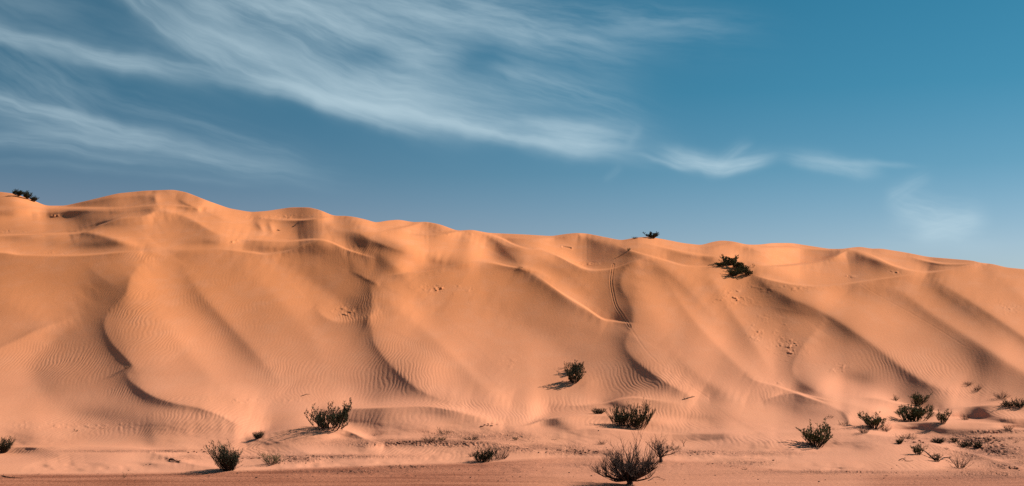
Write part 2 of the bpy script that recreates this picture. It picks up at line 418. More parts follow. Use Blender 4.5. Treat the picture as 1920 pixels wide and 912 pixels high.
# local tilts: (u, v, ru, rv, slope); positive slope rises to the right (turned from the sun)
TILTS = [
    (195, 540, 55, 34, 0.16), (90, 520, 150, 36, 0.12), (150, 382, 70, 12, 0.08), (60, 376, 50, 16, -0.30), (400, 380, 40, 14, -0.35),
    (345, 430, 120, 30, -0.08), (450, 462, 100, 9, 0.10), (670, 452, 40, 12, 0.16), (560, 430, 60, 14, 0.02), (550, 520, 60, 30, 0.12),
    (665, 575, 30, 25, 0.16), (840, 490, 44, 12, 0.22), (945, 485, 34, 14, 0.18), (770, 495, 44, 20, -0.22), (745, 430, 50, 12, 0.12),
    (940, 630, 130, 50, 0.10), (1120, 580, 50, 30, 0.18), (1130, 630, 60, 16, 0.12), (1175, 545, 24, 24, 0.12), (1100, 480, 50, 20, 0.06),
    (1500, 480, 80, 12, 0.10), (1450, 610, 60, 40, 0.10), (1600, 680, 90, 40, 0.12), (1800, 660, 110, 50, 0.10), (1500, 775, 60, 18, 0.08),
    (720, 730, 70, 24, 0.05), (230, 790, 130, 22, 0.10), (1320, 600, 70, 60, -0.12), (830, 690, 70, 40, -0.18), (370, 640, 90, 70, -0.14),
    (1560, 720, 50, 20, -0.25), (1260, 600, 50, 60, -0.14), (1550, 560, 60, 26, -0.16), (760, 800, 120, 18, 0.07), (1160, 760, 30, 8, 0.12),
    (1650, 560, 60, 20, 0.10), (1700, 600, 60, 30, -0.10), (1080, 800, 70, 8, 0.10), (1860, 785, 60, 8, 0.25), (60, 852, 80, 8, 0.10), (1400, 826, 120, 8, 0.08),
    (600, 820, 70, 10, -0.12), (150, 410, 100, 12, 0.14), (100, 455, 100, 12, 0.10), (1760, 535, 40, 20, 0.1),
    (960, 600, 130, 50, 0.16), (150, 640, 80, 40, 0.08), (590, 560, 50, 60, 0.12), (300, 620, 70, 100, -0.12), (480, 640, 60, 70, 0.08),
    (760, 580, 60, 60, -0.10), (1230, 560, 50, 60, -0.12), (1330, 650, 50, 40, -0.10), (1180, 720, 60, 24, 0.10), (1560, 640, 60, 40, 0.10),
    (1700, 640, 60, 30, 0.10), (1820, 560, 60, 30, 0.10), (1640, 580, 60, 40, -0.10), (1900, 660, 60, 40, -0.12), (560, 815, 60, 10, 0.12), (690, 800, 80, 14, 0.03),
    (820, 800, 60, 14, -0.08), (1040, 800, 50, 10, 0.14), (1330, 830, 120, 10, 0.08), (1600, 835, 80, 14, 0.10), (1760, 860, 90, 16, -0.10), (1250, 790, 60, 10, -0.10),
    (1480, 760, 50, 14, 0.04), (1650, 770, 60, 10, -0.12), (1750, 805, 80, 8, 0.08), (100, 850, 120, 8, 0.10), (230, 865, 80, 10, -0.08), (520, 850, 60, 12, 0.06),
]
# hollows hidden behind a crest: (crest points left to right (u, v, depth), how far up the far side they reach)
BASINS = [
    ([(-120, 466, 44), (0, 473, 40), (50, 479, 36), (150, 479, 24), (230, 473, 10), (290, 469, 0)], 90, 8),
    ([(-120, 446, 44), (0, 442, 36), (80, 440, 30), (150, 437, 24), (190, 423, 20), (225, 411, 12), (262, 406, 4), (292, 398, 0)], 90, 5),
    ([(60, 390, 0), (95, 391, 16), (160, 391, 12), (220, 391, 5), (270, 388, 0)], 40, 4),
    ([(200, 398, 0), (225, 393, 9), (260, 388, 8), (300, 385, 5), (340, 387, 3), (370, 392, 0)], 30, 3),
    ([(395, 469, 0), (425, 469, 16), (470, 474, 16), (500, 477, 13), (540, 471, 8), (575, 458, 3), (602, 451, 0)], 44, 5),
    ([(430, 452, 0), (475, 451, 26), (540, 453, 26), (590, 450, 22), (615, 453, 18), (650, 468, 8), (670, 475, 3), (700, 484, 0)], 70, 5),
    ([(480, 405, 0), (505, 411, 12), (560, 413, 10), (600, 410, 6), (622, 407, 0)], 30, 3),
    ([(700, 440, 0), (725, 433, 12), (765, 425, 9), (790, 418, 0)], 24, 3),
    ([(740, 436, 0), (775, 441, 12), (820, 440, 12), (860, 434, 8), (888, 431, 0)], 34, 4),
    ([(730, 517, 0), (755, 514, 24), (800, 510, 18), (840, 501, 8), (868, 495, 2), (880, 493, 0)], 50, 4),
    ([(865, 494, 0), (888, 492, 26), (920, 493, 20), (950, 499, 12), (972, 503, 3), (982, 506, 0)], 50, 3),
    ([(880, 436, 0), (900, 437, 16), (935, 446, 12), (965, 460, 8), (990, 467, 5), (1010, 466, 0)], 30, 4),
    ([(935, 445, 0), (960, 447, 9), (1000, 447, 7), (1050, 444, 4), (1080, 438, 0)], 20, 4),
    ([(985, 466, 0), (1020, 471, 13), (1050, 482, 17), (1080, 497, 17), (1110, 507, 14), (1150, 504, 9), (1190, 490, 5), (1215, 484, 0)], 60, 5),
    ([(1000, 512, 0), (1050, 548, 7), (1095, 576, 11), (1128, 598, 11), (1150, 603, 7), (1188, 608, 0)], 56, 6),
    ([(1150, 455, 0), (1175, 468, 8), (1240, 487, 12), (1290, 500, 8), (1350, 500, 4), (1390, 500, 0)], 40, 8),
    ([(1180, 455, 0), (1215, 458, 7), (1270, 470, 8), (1330, 480, 4), (1370, 478, 0)], 24, 6),
    ([(1300, 462, 0), (1325, 463, 8), (1360, 459, 5), (1385, 457, 0)], 16, 3),
    ([(1390, 463, 0), (1420, 464, 11), (1480, 464, 9), (1540, 468, 4), (1580, 469, 0)], 22, 5),
    ([(1405, 512, 0), (1432, 522, 28), (1490, 534, 26), (1540, 537, 20), (1600, 531, 12), (1650, 524, 6), (1700, 517, 0)], 80, 6),
    ([(1415, 500, 0), (1440, 500, 20), (1480, 498, 20), (1530, 492, 16), (1560, 483, 9), (1580, 474, 3), (1592, 468, 0)], 50, 4),
    ([(1595, 467, 0), (1635, 480, 12), (1680, 500, 15), (1730, 511, 13), (1770, 508, 9), (1805, 501, 5), (1840, 495, 0)], 60, 6),
    ([(1690, 478, 0), (1730, 488, 9), (1770, 495, 8), (1810, 495, 5), (1838, 492, 0)], 20, 3),
    ([(1640, 516, 0), (1655, 523, 8), (1690, 518, 5), (1720, 515, 0)], 20, 2),
    # foot of the dunes
    ([(600, 771, 0), (635, 767, 12), (720, 764, 9), (800, 762, 5), (850, 770, 0)], 34, 5),
    ([(540, 806, 0), (575, 802, 4), (612, 801, 7), (650, 807, 7), (690, 824, 6), (720, 834, 0)], 50, 5),
    ([(440, 826, 0), (475, 820, 8), (505, 812, 6), (545, 805, 2), (570, 803, 0)], 30, 4),
    ([(690, 836, 0), (740, 828, 8), (800, 824, 9), (870, 825, 6), (950, 832, 5), (1010, 846, 0)], 24, 6),
    ([(940, 801, 0), (985, 798, 10), (1025, 786, 14), (1085, 779, 11), (1150, 780, 5), (1200, 784, 0)], 34, 5),
    ([(1050, 760, 0), (1085, 761, 6), (1130, 757, 9), (1165, 748, 7), (1195, 746, 4), (1240, 752, 0)], 28, 4),
    ([(1060, 812, 0), (1100, 805, 7), (1160, 806, 6), (1220, 812, 4), (1300, 816, 0)], 22, 6),
    ([(1395, 702, 0), (1420, 715, 6), (1455, 724, 6), (1490, 736, 6), (1540, 748, 4), (1600, 757, 0)], 44, 5),
    ([(1430, 753, 0), (1455, 745, 9), (1488, 737, 8), (1515, 745, 6), (1550, 757, 0)], 26, 3),
    ([(1600, 748, 0), (1645, 748, 9), (1700, 760, 9), (1745, 771, 6), (1780, 777, 0)], 26, 5),
    ([(1630, 800, 0), (1665, 794, 9), (1700, 793, 9), (1780, 790, 7), (1860, 795, 4), (1900, 797, 0)], 26, 5),
    ([(1520, 813, 0), (1600, 811, 6), (1640, 815, 9), (1700, 823, 14), (1760, 835, 16), (1840, 855, 13), (1900, 872, 6), (1930, 884, 0)], 44, 5),
    ([(-120, 838, 16), (60, 838, 13), (150, 837, 10), (262, 841, 7), (295, 850, 0)], 30, 5),
    ([(1750, 767, 0), (1800, 764, 5), (1850, 760, 6), (1900, 759, 6), (2000, 765, 0)], 30, 6),
    ([(1840, 800, 0), (1880, 803, 6), (1920, 806, 6), (2000, 806, 0)], 16, 4),
]
GROUND0 = interp_smooth([(-900, 885), (0, 890), (200, 889), (400, 886), (640, 876), (900, 868), (1050, 858), (1200, 860), (1330, 866),
                         (1500, 885), (1700, 884), (1920, 874), (2900, 870)])

GX, GY = 2.0, 1.25
def blur(A, n, axis):
    """gaussian-like blur of half width n cells"""
    k = np.exp(-np.linspace(-2, 2, 2 * n + 1) ** 2); k /= k.sum()
    pad = [(0, 0), (0, 0)]; pad[axis] = (n, n)
    P = np.pad(A, pad, mode='edge')
    out = np.zeros_like(A)
    for i, w in enumerate(k):
        out += w * (P[i:i + A.shape[0], :] if axis == 0 else P[:, i:i + A.shape[1]])
    return out

def lift_coarse():
    us = np.arange(-900, 2901, GX)
    vv = np.arange(330, 1001, GY)
    U, V = np.meshgrid(us, vv)
    S = np.zeros_like(U)
    # local humps of the skyline are hills as high as they look
    S += 0.8 * (sky_smooth(U) - sky_v(U)) * np.exp(-np.maximum(V - sky_v(U), 0) / 40.0)
    for rd in RIDGES:
        pts, wl, wr, e = rd[:4]
        e = max(e * 0.8, 2.0)
        vm = sum(q[1] for q in pts) / len(pts)
        gain = 0.62 if vm > 520 and vm < 735 and wl <= 20 else (1.7 if vm > 760 else 1.0)
        p = spline(pts, 4)
        m = 3.2 * max(wl, wr) + 24
        i0, i1 = np.searchsorted(us, [p[:, 0].min() - m, p[:, 0].max() + m])
        j0, j1 = np.searchsorted(vv, [p[:, 1].min() - m, p[:, 1].max() + m])
        u, v = U[j0:j1, i0:i1], V[j0:j1, i0:i1]
        sw = np.zeros(u.shape); ss = np.zeros(u.shape); sa = np.zeros(u.shape); best = np.full(u.shape, 1e9)
        for k in range(len(p) - 1):
            a, b = p[k], p[k + 1]
            d = b[:2] - a[:2]
            l2 = max(d @ d, 1e-6)
            t = np.clip(((u - a[0]) * d[0] + (v - a[1]) * d[1]) / l2, 0, 1)
            qx, qy = u - (a[0] + t * d[0]), v - (a[1] + t * d[1])
            dist = qx * qx + qy * qy
            s = np.tanh((qx * d[1] - qy * d[0]) / math.sqrt(l2) / 2.5)
            w = math.sqrt(l2) / (dist + 9.0) ** 2.2
            sw += w; ss += w * s; sa += w * (a[2] + t * (b[2] - a[2]))
            best = np.minimum(best, dist)
        dist = np.sqrt(best)
        w = wl + (wr - wl) * (0.5 + 0.5 * np.clip(ss / sw, -1, 1))
        prof = np.exp(-(np.sqrt(dist ** 2 + e * e) - e) / w)
        edge = np.clip((m - dist) / 30.0, 0, 1)
        edge = edge * edge * (3 - 2 * edge)
        S[j0:j1, i0:i1] += gain * (sa / sw) * prof * edge
    for cu, cv, ru, rv, sl in TILTS:
        x, y = (U - cu) / ru, (V - cv) / rv
        sl = sl * (0.8 if cv < 510 else (1.8 if cv > 740 else 0.5 if sl > 0 else 1.7))
        S += sl * (U - cu) * np.exp(-(x * x + y * y))
    S *= np.clip((912 - V) / 40.0, 0, 1)
    # keep the ground in view: where a face would fold under itself, ease it and let the ease die out upwards
    for it in range(3):
        r = 1 + np.diff(S, axis=0) / GY
        c = np.maximum(0.52 - r, 0)
        c = blur(blur(c, 9, 1), 2, 0)
        off = np.zeros(S.shape[1])
        dec = math.exp(-GY / 45.0)
        for j in range(S.shape[0] - 2, -1, -1):
            off = off * dec - c[j] * GY
            S[j] += off
    # sand cannot stand steeper than its angle of repose: ease the flanks turned from the wind
    for it in range(40):
        p = np.diff(S, axis=1) / GX
        r = np.clip(1 + np.gradient(S, GY, axis=0), 0.4, 3)[:, 1:]
        lim = 0.52 * r
        ex = np.maximum(p - lim, 0) * GX * 0.25
        if ex.max() < 0.02: break
        ex = blur(blur(ex, 2, 0), 1, 1)
        S[:, 1:] -= ex
        S[:, :-1] += ex
    S = blur(S, 1, 0)
    return us, vv, S

US, VV, SC = lift_coarse()

def bspl(t):
    return ((1 - t) ** 3 / 6, (3 * t ** 3 - 6 * t * t + 4) / 6, (-3 * t ** 3 + 3 * t * t + 3 * t + 1) / 6, t ** 3 / 6)

def bilerp(u, v):
    """smooth (cubic B-spline) sampling of the lift grid"""
    fu = np.clip((u - US[0]) / GX, 1, len(US) - 3.001)
    fv = np.clip((v - VV[0]) / GY, 1, len(VV) - 3.001)
    i, j = fu.astype(int), fv.astype(int)
    wu, wv = bspl(fu - i), bspl(fv - j)
    out = np.zeros_like(u)
    for b in range(4):
        row = np.zeros_like(u)
        for a in range(4):
            row += wu[a] * SC[j + b - 1, i + a - 1]
        out += wv[b] * row
    return out

def basins(u, v, cols_u):
    S = np.zeros_like(u)
    xs = np.arange(-900, 2901, 2.0)
    for pts, hgt, n in BASINS:
        p = np.array(pts, float)
        sp_ = spline(pts, 8)
        o = np.argsort(sp_[:, 0]); sp_ = sp_[o]
        f = np.interp(xs, sp_[:, 0], sp_[:, 1])
        g = np.maximum(np.interp(xs, sp_[:, 0], sp_[:, 2]), 0)
        if p[0, 2] == 0: g[xs < p[0, 0]] = 0
        if p[-1, 2] == 0: g[xs > p[-1, 0]] = 0
        # the left end of a hollow opens slowly, its right end closes as drawn
        on = np.clip((xs - p[0, 0]) / max(70.0, 0.45 * (p[-1, 0] - p[0, 0])), 0, 1) if p[0, 2] == 0 else 1.0
        g = g * (on * on * (3 - 2 * on) if p[0, 2] == 0 else 1.0)
        n = n + 6
        g = g * (0.70 if p[:, 1].mean() < 520 else (1.5 if p[:, 1].mean() > 735 else 0.9))
        if 700 < p[:, 0].mean() < 860 and p[:, 1].mean() < 520: g = g * 0.55; n = n + 10
        k = np.exp(-np.linspace(-2, 2, 2 * n + 1) ** 2); k /= k.sum()
        g = np.convolve(np.pad(g, n, mode='edge'), k, 'valid')
        fu, gu = np.interp(cols_u, xs, f)[None, :], np.interp(cols_u, xs, g)[None, :]
        d = fu - v
        S -= gu * np.exp(-np.maximum(d, 0) / hgt) / (1 + np.exp(np.clip(-(d - 1.0) / 0.45, -40, 40)))
    return S

# small, sharp relief: old footprints, slumps, a track (survey rows)
SCUFFS = [(830, 541, 50, 9, 1.0), (640, 583, 30, 14, 1.1), (1385, 560, 42, 16, 0.8), (1400, 548, 30, 16, 0.5), (1475, 655, 34, 20, 1.1),
          (1418, 630, 16, 10, 1.2), (1440, 610, 40, 20, 0.5), (1450, 718, 14, 6, 1.2), (1565, 690, 34, 10, 0.6), (1095, 494, 34, 5, 0.8), (510, 408, 60, 5, 0.5),
          (70, 453, 14, 2, 1.2), (100, 475, 34, 3, 0.9), (100, 405, 12, 2, 1.6), (20, 435, 26, 4, 0.9), (450, 453, 22, 4, 1.0),
          (1590, 519, 12, 3, 1.2), (1680, 512, 14, 4, 0.9), (1890, 575, 24, 14, 0.8), (960, 680, 30, 14, 0.4), (150, 800, 170, 12, 0.45),
          (480, 752, 110, 8, 0.4), (120, 560, 20, 4, 0.8), (850, 437, 60, 6, 0.6), (1500, 540, 60, 6, 0.6), (560, 408, 40, 4, 0.7)]
GROOVES = [  # (points, half gauge, depth, width)
    ([(1150, 497), (1148, 507), (1146, 530), (1150, 555), (1156, 575), (1168, 593), (1181, 613)], 1.7, 0.48, 0.95),
    ([(1181, 613), (1210, 655), (1240, 685), (1290, 720), (1330, 748)], 0.0, 0.16, 1.3),
    ([(1615, 533), (1640, 550), (1700, 583), (1750, 612), (1810, 650)], 0.0, 0.09, 1.2),
    ([(1055, 463), (1070, 466)], 0.0, 0.8, 1.2),
]

def fine(u, v):
    S = np.zeros_like(u)
    for cu, cv, ru, rv, a in SCUFFS:
        m = (abs(u - cu) < 2.2 * ru) & (abs(v - cv) < 2.2 * rv)
        if not m.any(): continue
        x, y = u[m], v[m]
        w = np.exp(-(((x - cu) / ru) ** 2 + ((y - cv) / rv) ** 2) * 1.3)
        n = vnoise(x / 6.0 + y / 9.0, y / 3.4 - x / 16.0, 11)
        n2 = vnoise(x / 3.0 + y / 7.0, y / 2.0 - x / 10.0, 12)
        patch = np.clip(vnoise(x / 15.0, y / 8.0, 13) + 0.45, 0, 1)
        S[m] += a * w * patch * (np.maximum(n - 0.15, 0) * 2.6 + 0.5 * n2)
    for pts, half, dep, wd in GROOVES:
        p = spline([(*q, 0) for q in pts], 6)
        m = (u > p[:, 0].min() - 12) & (u < p[:, 0].max() + 12) & (v > p[:, 1].min() - 12) & (v < p[:, 1].max() + 12)
        x, y = u[m], v[m]
        best = np.full(x.shape, 1e9); sg = np.zeros(x.shape)
        for k in range(len(p) - 1):
            a, b = p[k], p[k + 1]
            d = b[:2] - a[:2]; l2 = max(d @ d, 1e-6)
            t = np.clip(((x - a[0]) * d[0] + (y - a[1]) * d[1]) / l2, 0, 1)
            qx, qy = x - (a[0] + t * d[0]), y - (a[1] + t * d[1])
            dd = qx * qx + qy * qy
            s = (qx * d[1] - qy * d[0]) / math.sqrt(l2)
            new = dd < best
            best = np.where(new, dd, best); sg = np.where(new, s, sg)
        dist = np.sqrt(best)
        gr = np.zeros(x.shape)
        for off in ({-half, half}):
            r = np.abs(dist * np.sign(sg) - off) if half else dist
            gr -= dep * np.exp(-(r / wd) ** 2)
            gr += dep * 0.5 * np.exp(-((r - 2.2 * wd) / wd) ** 2)
        S[m] += gr
    return S

# clods and lumps on the gravelly strips of the flat
GRAVEL = [(320, 846, 60, 3, 1.0), (800, 830, 180, 8, 1.0), (1420, 850, 120, 5, 0.6), (200, 846, 90, 3, 0.7), (1150, 872, 120, 4, 0.6), (1550, 885, 160, 4, 0.7), (640, 884, 120, 3, 0.8), (900, 820, 110, 12, 0.7), (1010, 840, 120, 10, 0.8), (620, 856, 140, 4, 1.0), (560, 862, 60, 8, 0.8), (1090, 848, 90, 7, 0.9),
          (1300, 848, 70, 6, 0.8), (1400, 868, 60, 7, 0.8), (1850, 848, 80, 20, 1.0), (1760, 826, 90, 8, 0.8), (1850, 890, 110, 10, 0.7), (1840, 823, 110, 5, 0.8),
          (770, 876, 60, 4, 0.7), (1880, 808, 60, 4, 0.9), (350, 858, 40, 6, 0.6), (1900, 870, 60, 10, 0.9), (460, 858, 80, 3, 0.8), (1560, 805, 60, 4, 0.4)]
def gravel_mask(u, v):
    g = np.zeros_like(u)
    for cu, cv, ru, rv, a in GRAVEL:
        g = np.maximum(g, a * np.exp(-(((u - cu) / ru) ** 2 + ((v - cv) / rv) ** 2) * 1.2))
    g0 = np.clip((v - GROUND0(u)) / 5.0 + 0.5, 0, 1)
    g0 = g0 * np.clip(1.0 - 0.55 * np.clip((u - 900) / 160, 0, 1) + 0.4 * np.clip((u - 1600) / 60, 0, 1) * np.clip((v - 890) / 6, 0, 1), 0, 1)
    return np.clip(g, 0, 1), g0

# strong wind ripples
RIPPLED = [(120, 680, 130, 34, 1.0), (255, 590, 55, 55, 0.8), (270, 480, 40, 12, 0.7), (280, 640, 90, 50, 0.5), (380, 790, 100, 26, 1.0), (200, 800, 200, 40, 0.55),
           (330, 752, 90, 14, 0.6), (230, 735, 30, 14, 0.9), (560, 700, 90, 60, 0.5), (740, 700, 90, 60, 1.0), (850, 760, 80, 14, 1.0), (660, 590, 34, 22, 0.8), (690, 575, 30, 50, 0.6),
           (1210, 715, 90, 34, 1.0), (1060, 760, 60, 20, 0.7), (950, 775, 110, 22, 0.7), (720, 785, 120, 24, 0.6), (1240, 775, 90, 14, 0.8), (1130, 790, 50, 10, 1.0), (800, 850, 100, 14, 1.0),
           (60, 850, 120, 20, 0.8), (480, 845, 60, 16, 0.9), (1740, 690, 70, 30, 0.8), (1660, 680, 60, 30, 0.5), (1800, 735, 60, 14, 0.7), (1440, 740, 40, 14, 0.6), (1640, 780, 60, 14, 0.5),
           (1760, 845, 80, 14, 0.5), (1700, 870, 60, 12, 0.8), (1400, 828, 160, 10, 0.8), (1280, 800, 70, 10, 0.8), (1880, 775, 60, 14, 0.7), (680, 470, 50, 16, 0.4), (400, 590, 160, 90, 0.22)]

lnR = math.log
def dist_of(u, T):
    """distance (m) at which the unlifted ground reaches survey row T, by integrating its slope"""
    pass

# tabulate the distance on the coarse survey grid
def base_distance():
    tv = np.arange(1000.0, 300.0, -1.0)
    us = np.arange(-900, 2901, 8.0)
    U, T = np.meshgrid(us, tv)
    bk = BRINK(U)
    mv = (VH - T) / F
    face = 0.40
    k = np.where(T > 912, 0.0925, 0.0)
    foot = 745.0
    s_flat = 0.10 + 0.10 * np.clip((880 - T) / 60, 0, 1)
    w_face = np.clip((foot + 15 - T) / 45.0, 0, 1); w_face = w_face * w_face * (3 - 2 * w_face)
    dif = s_flat * (1 - w_face) + (face) * w_face
    w_top = np.clip((bk + 16 - T) / 30.0, 0, 1); w_top = w_top * w_top * (3 - 2 * w_top)
    dif = dif * (1 - w_top) + 0.115 * w_top
    near = T > 912
    dif = np.where(near, np.maximum((T - VH) / F, 0.05), dif)
    i0 = int(np.argmin(abs(tv - 912)))
    lnD = np.cumsum((1.0 / F) / dif, axis=0)
    lnD -= lnD[i0]
    lnD += lnR(HC * F / (912 - VH))
    return tv, us, np.exp(lnD)
TV, BU, BD = base_distance()

def ground_distance(u, T):
    fu = np.clip((u - BU[0]) / 8.0, 0, len(BU) - 1.001)
    fv = np.clip((TV[0] - T), 0, len(TV) - 1.001)
    i, j = fu.astype(int), fv.astype(int)
    a, b = fu - i, fv - j
    return ((BD[j, i] * (1 - a) + BD[j, i + 1] * a) * (1 - b) + (BD[j + 1, i] * (1 - a) + BD[j + 1, i + 1] * a) * b)

# columns (bearings) and rows
ucols = [np.arange(-30, 1951, 1.15)]
def grow(start, end, step, g):
    out, x, s = [], start, step
    while x < end:
        s *= g; x += s; out.append(min(x, end))
    return out
right = grow(ucols[0][-1], 2860, 1.15, 1.03)
left = [-(q) for q in grow(30, 860, 1.15, 1.03)][::-1]
UC = np.concatenate([left, ucols[0], right])
NR = 500
VB = 925.0
t = np.linspace(0, 1, NR)
Ug = np.tile(UC, (NR, 1))
sv = sky_v(UC)
Vg = sv[None, :] + (VB - sv)[None, :] * t[:, None]
Sg = bilerp(Ug, Vg)
T = Vg + Sg
T = Vg + Sg + basins(Ug, Vg, UC) + fine(Ug, Vg)
gm, g0 = gravel_mask(Ug, Vg)
rough = np.clip(gm * 1.3 * (0.3 + np.clip(vnoise(Ug / 40, Vg / 6, 40) + 0.5, 0, 1)), 0, 1)
lump = np.maximum(vnoise(Ug / 5.0, Vg / 2.2, 41), 0) * 0.8 + 0.5 * vnoise(Ug / 2.4, Vg / 1.4, 42)
T += rough * lump * 1.1 * (Vg > 780)
T += (1.1 * vnoise(Ug / 34.0, Vg / 9.0, 45) + 0.45 * vnoise(Ug / 13.0, Vg / 4.0, 46)) * np.clip((Vg - 785) / 30, 0, 1) * np.clip((900 - Vg) / 15, 0, 1) * np.clip(vnoise(Ug / 120, Vg / 22, 47) + 0.55, 0, 1)
T += 0.9 * vnoise(Ug / 70.0, Vg / 30.0, 43) * np.clip((Vg - 780) / 40, 0, 1) * np.clip((905 - Vg) / 20, 0, 1)
# rows stay strictly ordered
T = np.maximum.accumulate(T - 0.08 * Vg, axis=0) + 0.08 * Vg
D = ground_distance(Ug, T)
D[T > 912] = (HC * F / (np.maximum(T, 912) - VH))[T > 912]
Xg = (Ug - 960) / F * D
Yg = D
Zg = HC + (VH - Vg) / F * D

# fine world-space undulation attributes
rip = np.zeros_like(Ug)
for cu, cv, ru, rv, a in RIPPLED:
    rip = np.maximum(rip, a * np.exp(-1.4 * (((Ug - cu) / ru) ** 2 + ((Vg - cv) / rv) ** 2)))
rip = np.clip(rip + 0.06, 0, 1) * (1 - np.clip(gm * 1.5, 0, 1)) * (1 - g0)

# rows in front of the survey, towards and past the viewer
vf = 925.0 * 1.0
front_rows = []
s = 1.2
while vf < 9000:
    s *= 1.12
    vf += s
    front_rows.append(vf)
rows = [(Xg, Yg, Zg, rip, gm, g0)]
FU = np.tile(UC, (len(front_rows), 1))
FVv = np.array(front_rows)[:, None] + 0 * FU
FD = HC * F / (FVv - VH)
z_last = Zg[-1]
fz = HC + (VH - FVv) / F * FD + z_last[None, :] * np.exp(-(FVv - 925) / 60.0)
fx = (FU - 960) / F * FD
# the near ground widens so the sheet also reaches past the viewer's sides
wid = 1 + 30 * np.clip((30 - FD) / 30, 0, 1) ** 2
fx = fx * wid
# rows behind the skyline
back_dd = np.array([2.0, 6.0, 14.0, 30.0, 60.0, 130.0, 400.0, 2500.0])[::-1]
BUu = np.tile(UC, (len(back_dd), 1))
Ds, Zs = D[0][None, :], Zg[0][None, :]
dd = back_dd[:, None] + 0 * BUu
ms = (VH - sv[None, :]) / F
bz = Zs + ms * np.minimum(dd, 20) - 0.012 * np.minimum(dd, 20) ** 2 - 0.10 * np.maximum(dd - 20, 0)
bz = np.maximum(bz, 0.0)
by = Ds + dd
bx = (BUu - 960) / F * by
Xa = np.vstack([bx, Xg, fx]); Ya = np.vstack([by, Yg, FD]); Za = np.vstack([bz, Zg, fz])
pad0 = np.zeros_like(bx); padf = np.zeros_like(fx)
RIPa = np.vstack([pad0, rip, padf]); GMa = np.vstack([pad0, gm, padf]); G0a = np.vstack([pad0, g0, padf + 1.0])
# last row far behind the viewer, outer columns far to the sides
Xa = np.vstack([Xa, np.linspace(-3000, 3000, len(UC))[None]]); Ya = np.vstack([Ya, np.full((1, len(UC)), -3000.0)]); Za = np.vstack([Za, np.zeros((1, len(UC)))])
RIPa = np.vstack([RIPa, RIPa[-1:]]); GMa = np.vstack([GMa, GMa[-1:]]); G0a = np.vstack([G0a, G0a[-1:]])
def side(A, lv, rv_): return np.hstack([lv, A, rv_])
Xa = side(Xa, np.full((Xa.shape[0], 1), -3500.0), np.full((Xa.shape[0], 1), 3500.0))
Ya = side(Ya, Ya[:, :1], Ya[:, -1:]); Za = side(Za, Za[:, :1], Za[:, -1:])
RIPa = side(RIPa, RIPa[:, :1], RIPa[:, -1:]); GMa = side(GMa, GMa[:, :1], GMa[:, -1:]); G0a = side(G0a, G0a[:, :1], G0a[:, -1:])

nr, nc = Xa.shape
co = np.stack([Xa, Ya, Za], axis=-1).reshape(-1, 3).astype(np.float32)
idx = np.arange(nr * nc).reshape(nr, nc)
quads = np.stack([idx[:-1, :-1], idx[1:, :-1], idx[1:, 1:], idx[:-1, 1:]], axis=-1).reshape(-1, 4).astype(np.int32)
me = bpy.data.meshes.new("sand_dunes")
me.vertices.add(len(co)); me.vertices.foreach_set("co", co.ravel())
me.loops.add(quads.size); me.loops.foreach_set("vertex_index", quads.ravel())
me.polygons.add(len(quads))
me.polygons.foreach_set("loop_start", np.arange(0, quads.size, 4, dtype=np.int32))
me.polygons.foreach_set("use_smooth", np.ones(len(quads), dtype=bool))
me.update(calc_edges=True)
for nm, arr in (("ripple", RIPa), ("gravel", GMa), ("earth", G0a)):
    at_ = me.attributes.new(nm, 'FLOAT', 'POINT')
    at_.data.foreach_set("value", arr.ravel().astype(np.float32))

# --- sand
sand = bpy.data.materials.new("sand"); sand.use_nodes = True
S = NT(sand.node_tree)
geo = S.n('ShaderNodeNewGeometry')
pos = geo.outputs['Position']
sp = S.n('ShaderNodeSeparateXYZ'); S.link(pos, sp.inputs[0])
px, py, pz = sp.outputs
def attr(nm):
    a = S.n('ShaderNodeAttribute', attribute_name=nm); return a.outputs['Fac']
a_r, a_g, a_e = attr('ripple'), attr('gravel'), attr('earth')
big = S.noise(pos, 0.035, 3, 0.5)
mid = S.noise(pos, 0.35, 4, 0.6)
hgt = S.maprange(pz, 0.0, 13.0)
c = S.mix(hgt, (0.76, 0.318, 0.185), (0.78, 0.268, 0.094))
c = S.mix(S.mul(S.maprange(big, 0.35, 0.7), 0.35), c, (0.70, 0.250, 0.095))
c = S.mix(S.mul(S.maprange(mid, 0.3, 0.75), 0.16), c, (0.60, 0.235, 0.10))
strk = S.noise(S.xyz(S.mul(px, 0.5), S.mul(py, 0.12), S.mul(pz, 0.9)), 1.0, 4, 0.65)
c = S.mix(S.mul(S.maprange(strk, 0.42, 0.72), 0.22), c, (0.80, 0.36, 0.20))
# earthy flat in front
est = S.noise(S.xyz(S.mul(px, 0.16), S.mul(py, 0.9), 0.0), 1.0, 5, 0.65)
earth_c = S.mix(S.maprange(est, 0.30, 0.70), (0.27, 0.080, 0.038), (0.42, 0.14, 0.072))
c = S.mix(S.mul(a_e, S.maprange(est, 0.30, 0.66, 1.0, 0.80)), c, earth_c)
gn = S.noise(pos, 1.6, 5, 0.7)
c = S.mix(S.mul(S.mul(a_g, S.maprange(gn, 0.25, 0.6)), 0.95), c, (0.26, 0.10, 0.058))
spk = S.n('ShaderNodeTexVoronoi'); spk.inputs['Scale'].default_value = 3.2; S.link(pos, spk.inputs['Vector'])
sd = S.m('LESS_THAN', spk.outputs['Distance'], S.mul(S.add(S.mul(a_g, 1.1), S.mul(a_e, 0.5)), S.mul(S.maprange(S.noise(pos, 0.9, 2), 0.45, 0.7), 0.28)))
c = S.mix(S.mul(sd, 0.7), c, (0.10, 0.05, 0.04))
grain = S.noise(pos, 30.0, 2, 0.6)
c = S.mix(S.mul(S.maprange(grain, 0.3, 0.7), 0.12), c, (0.44, 0.20, 0.11))
bs = S.n('ShaderNodeBsdfPrincipled')
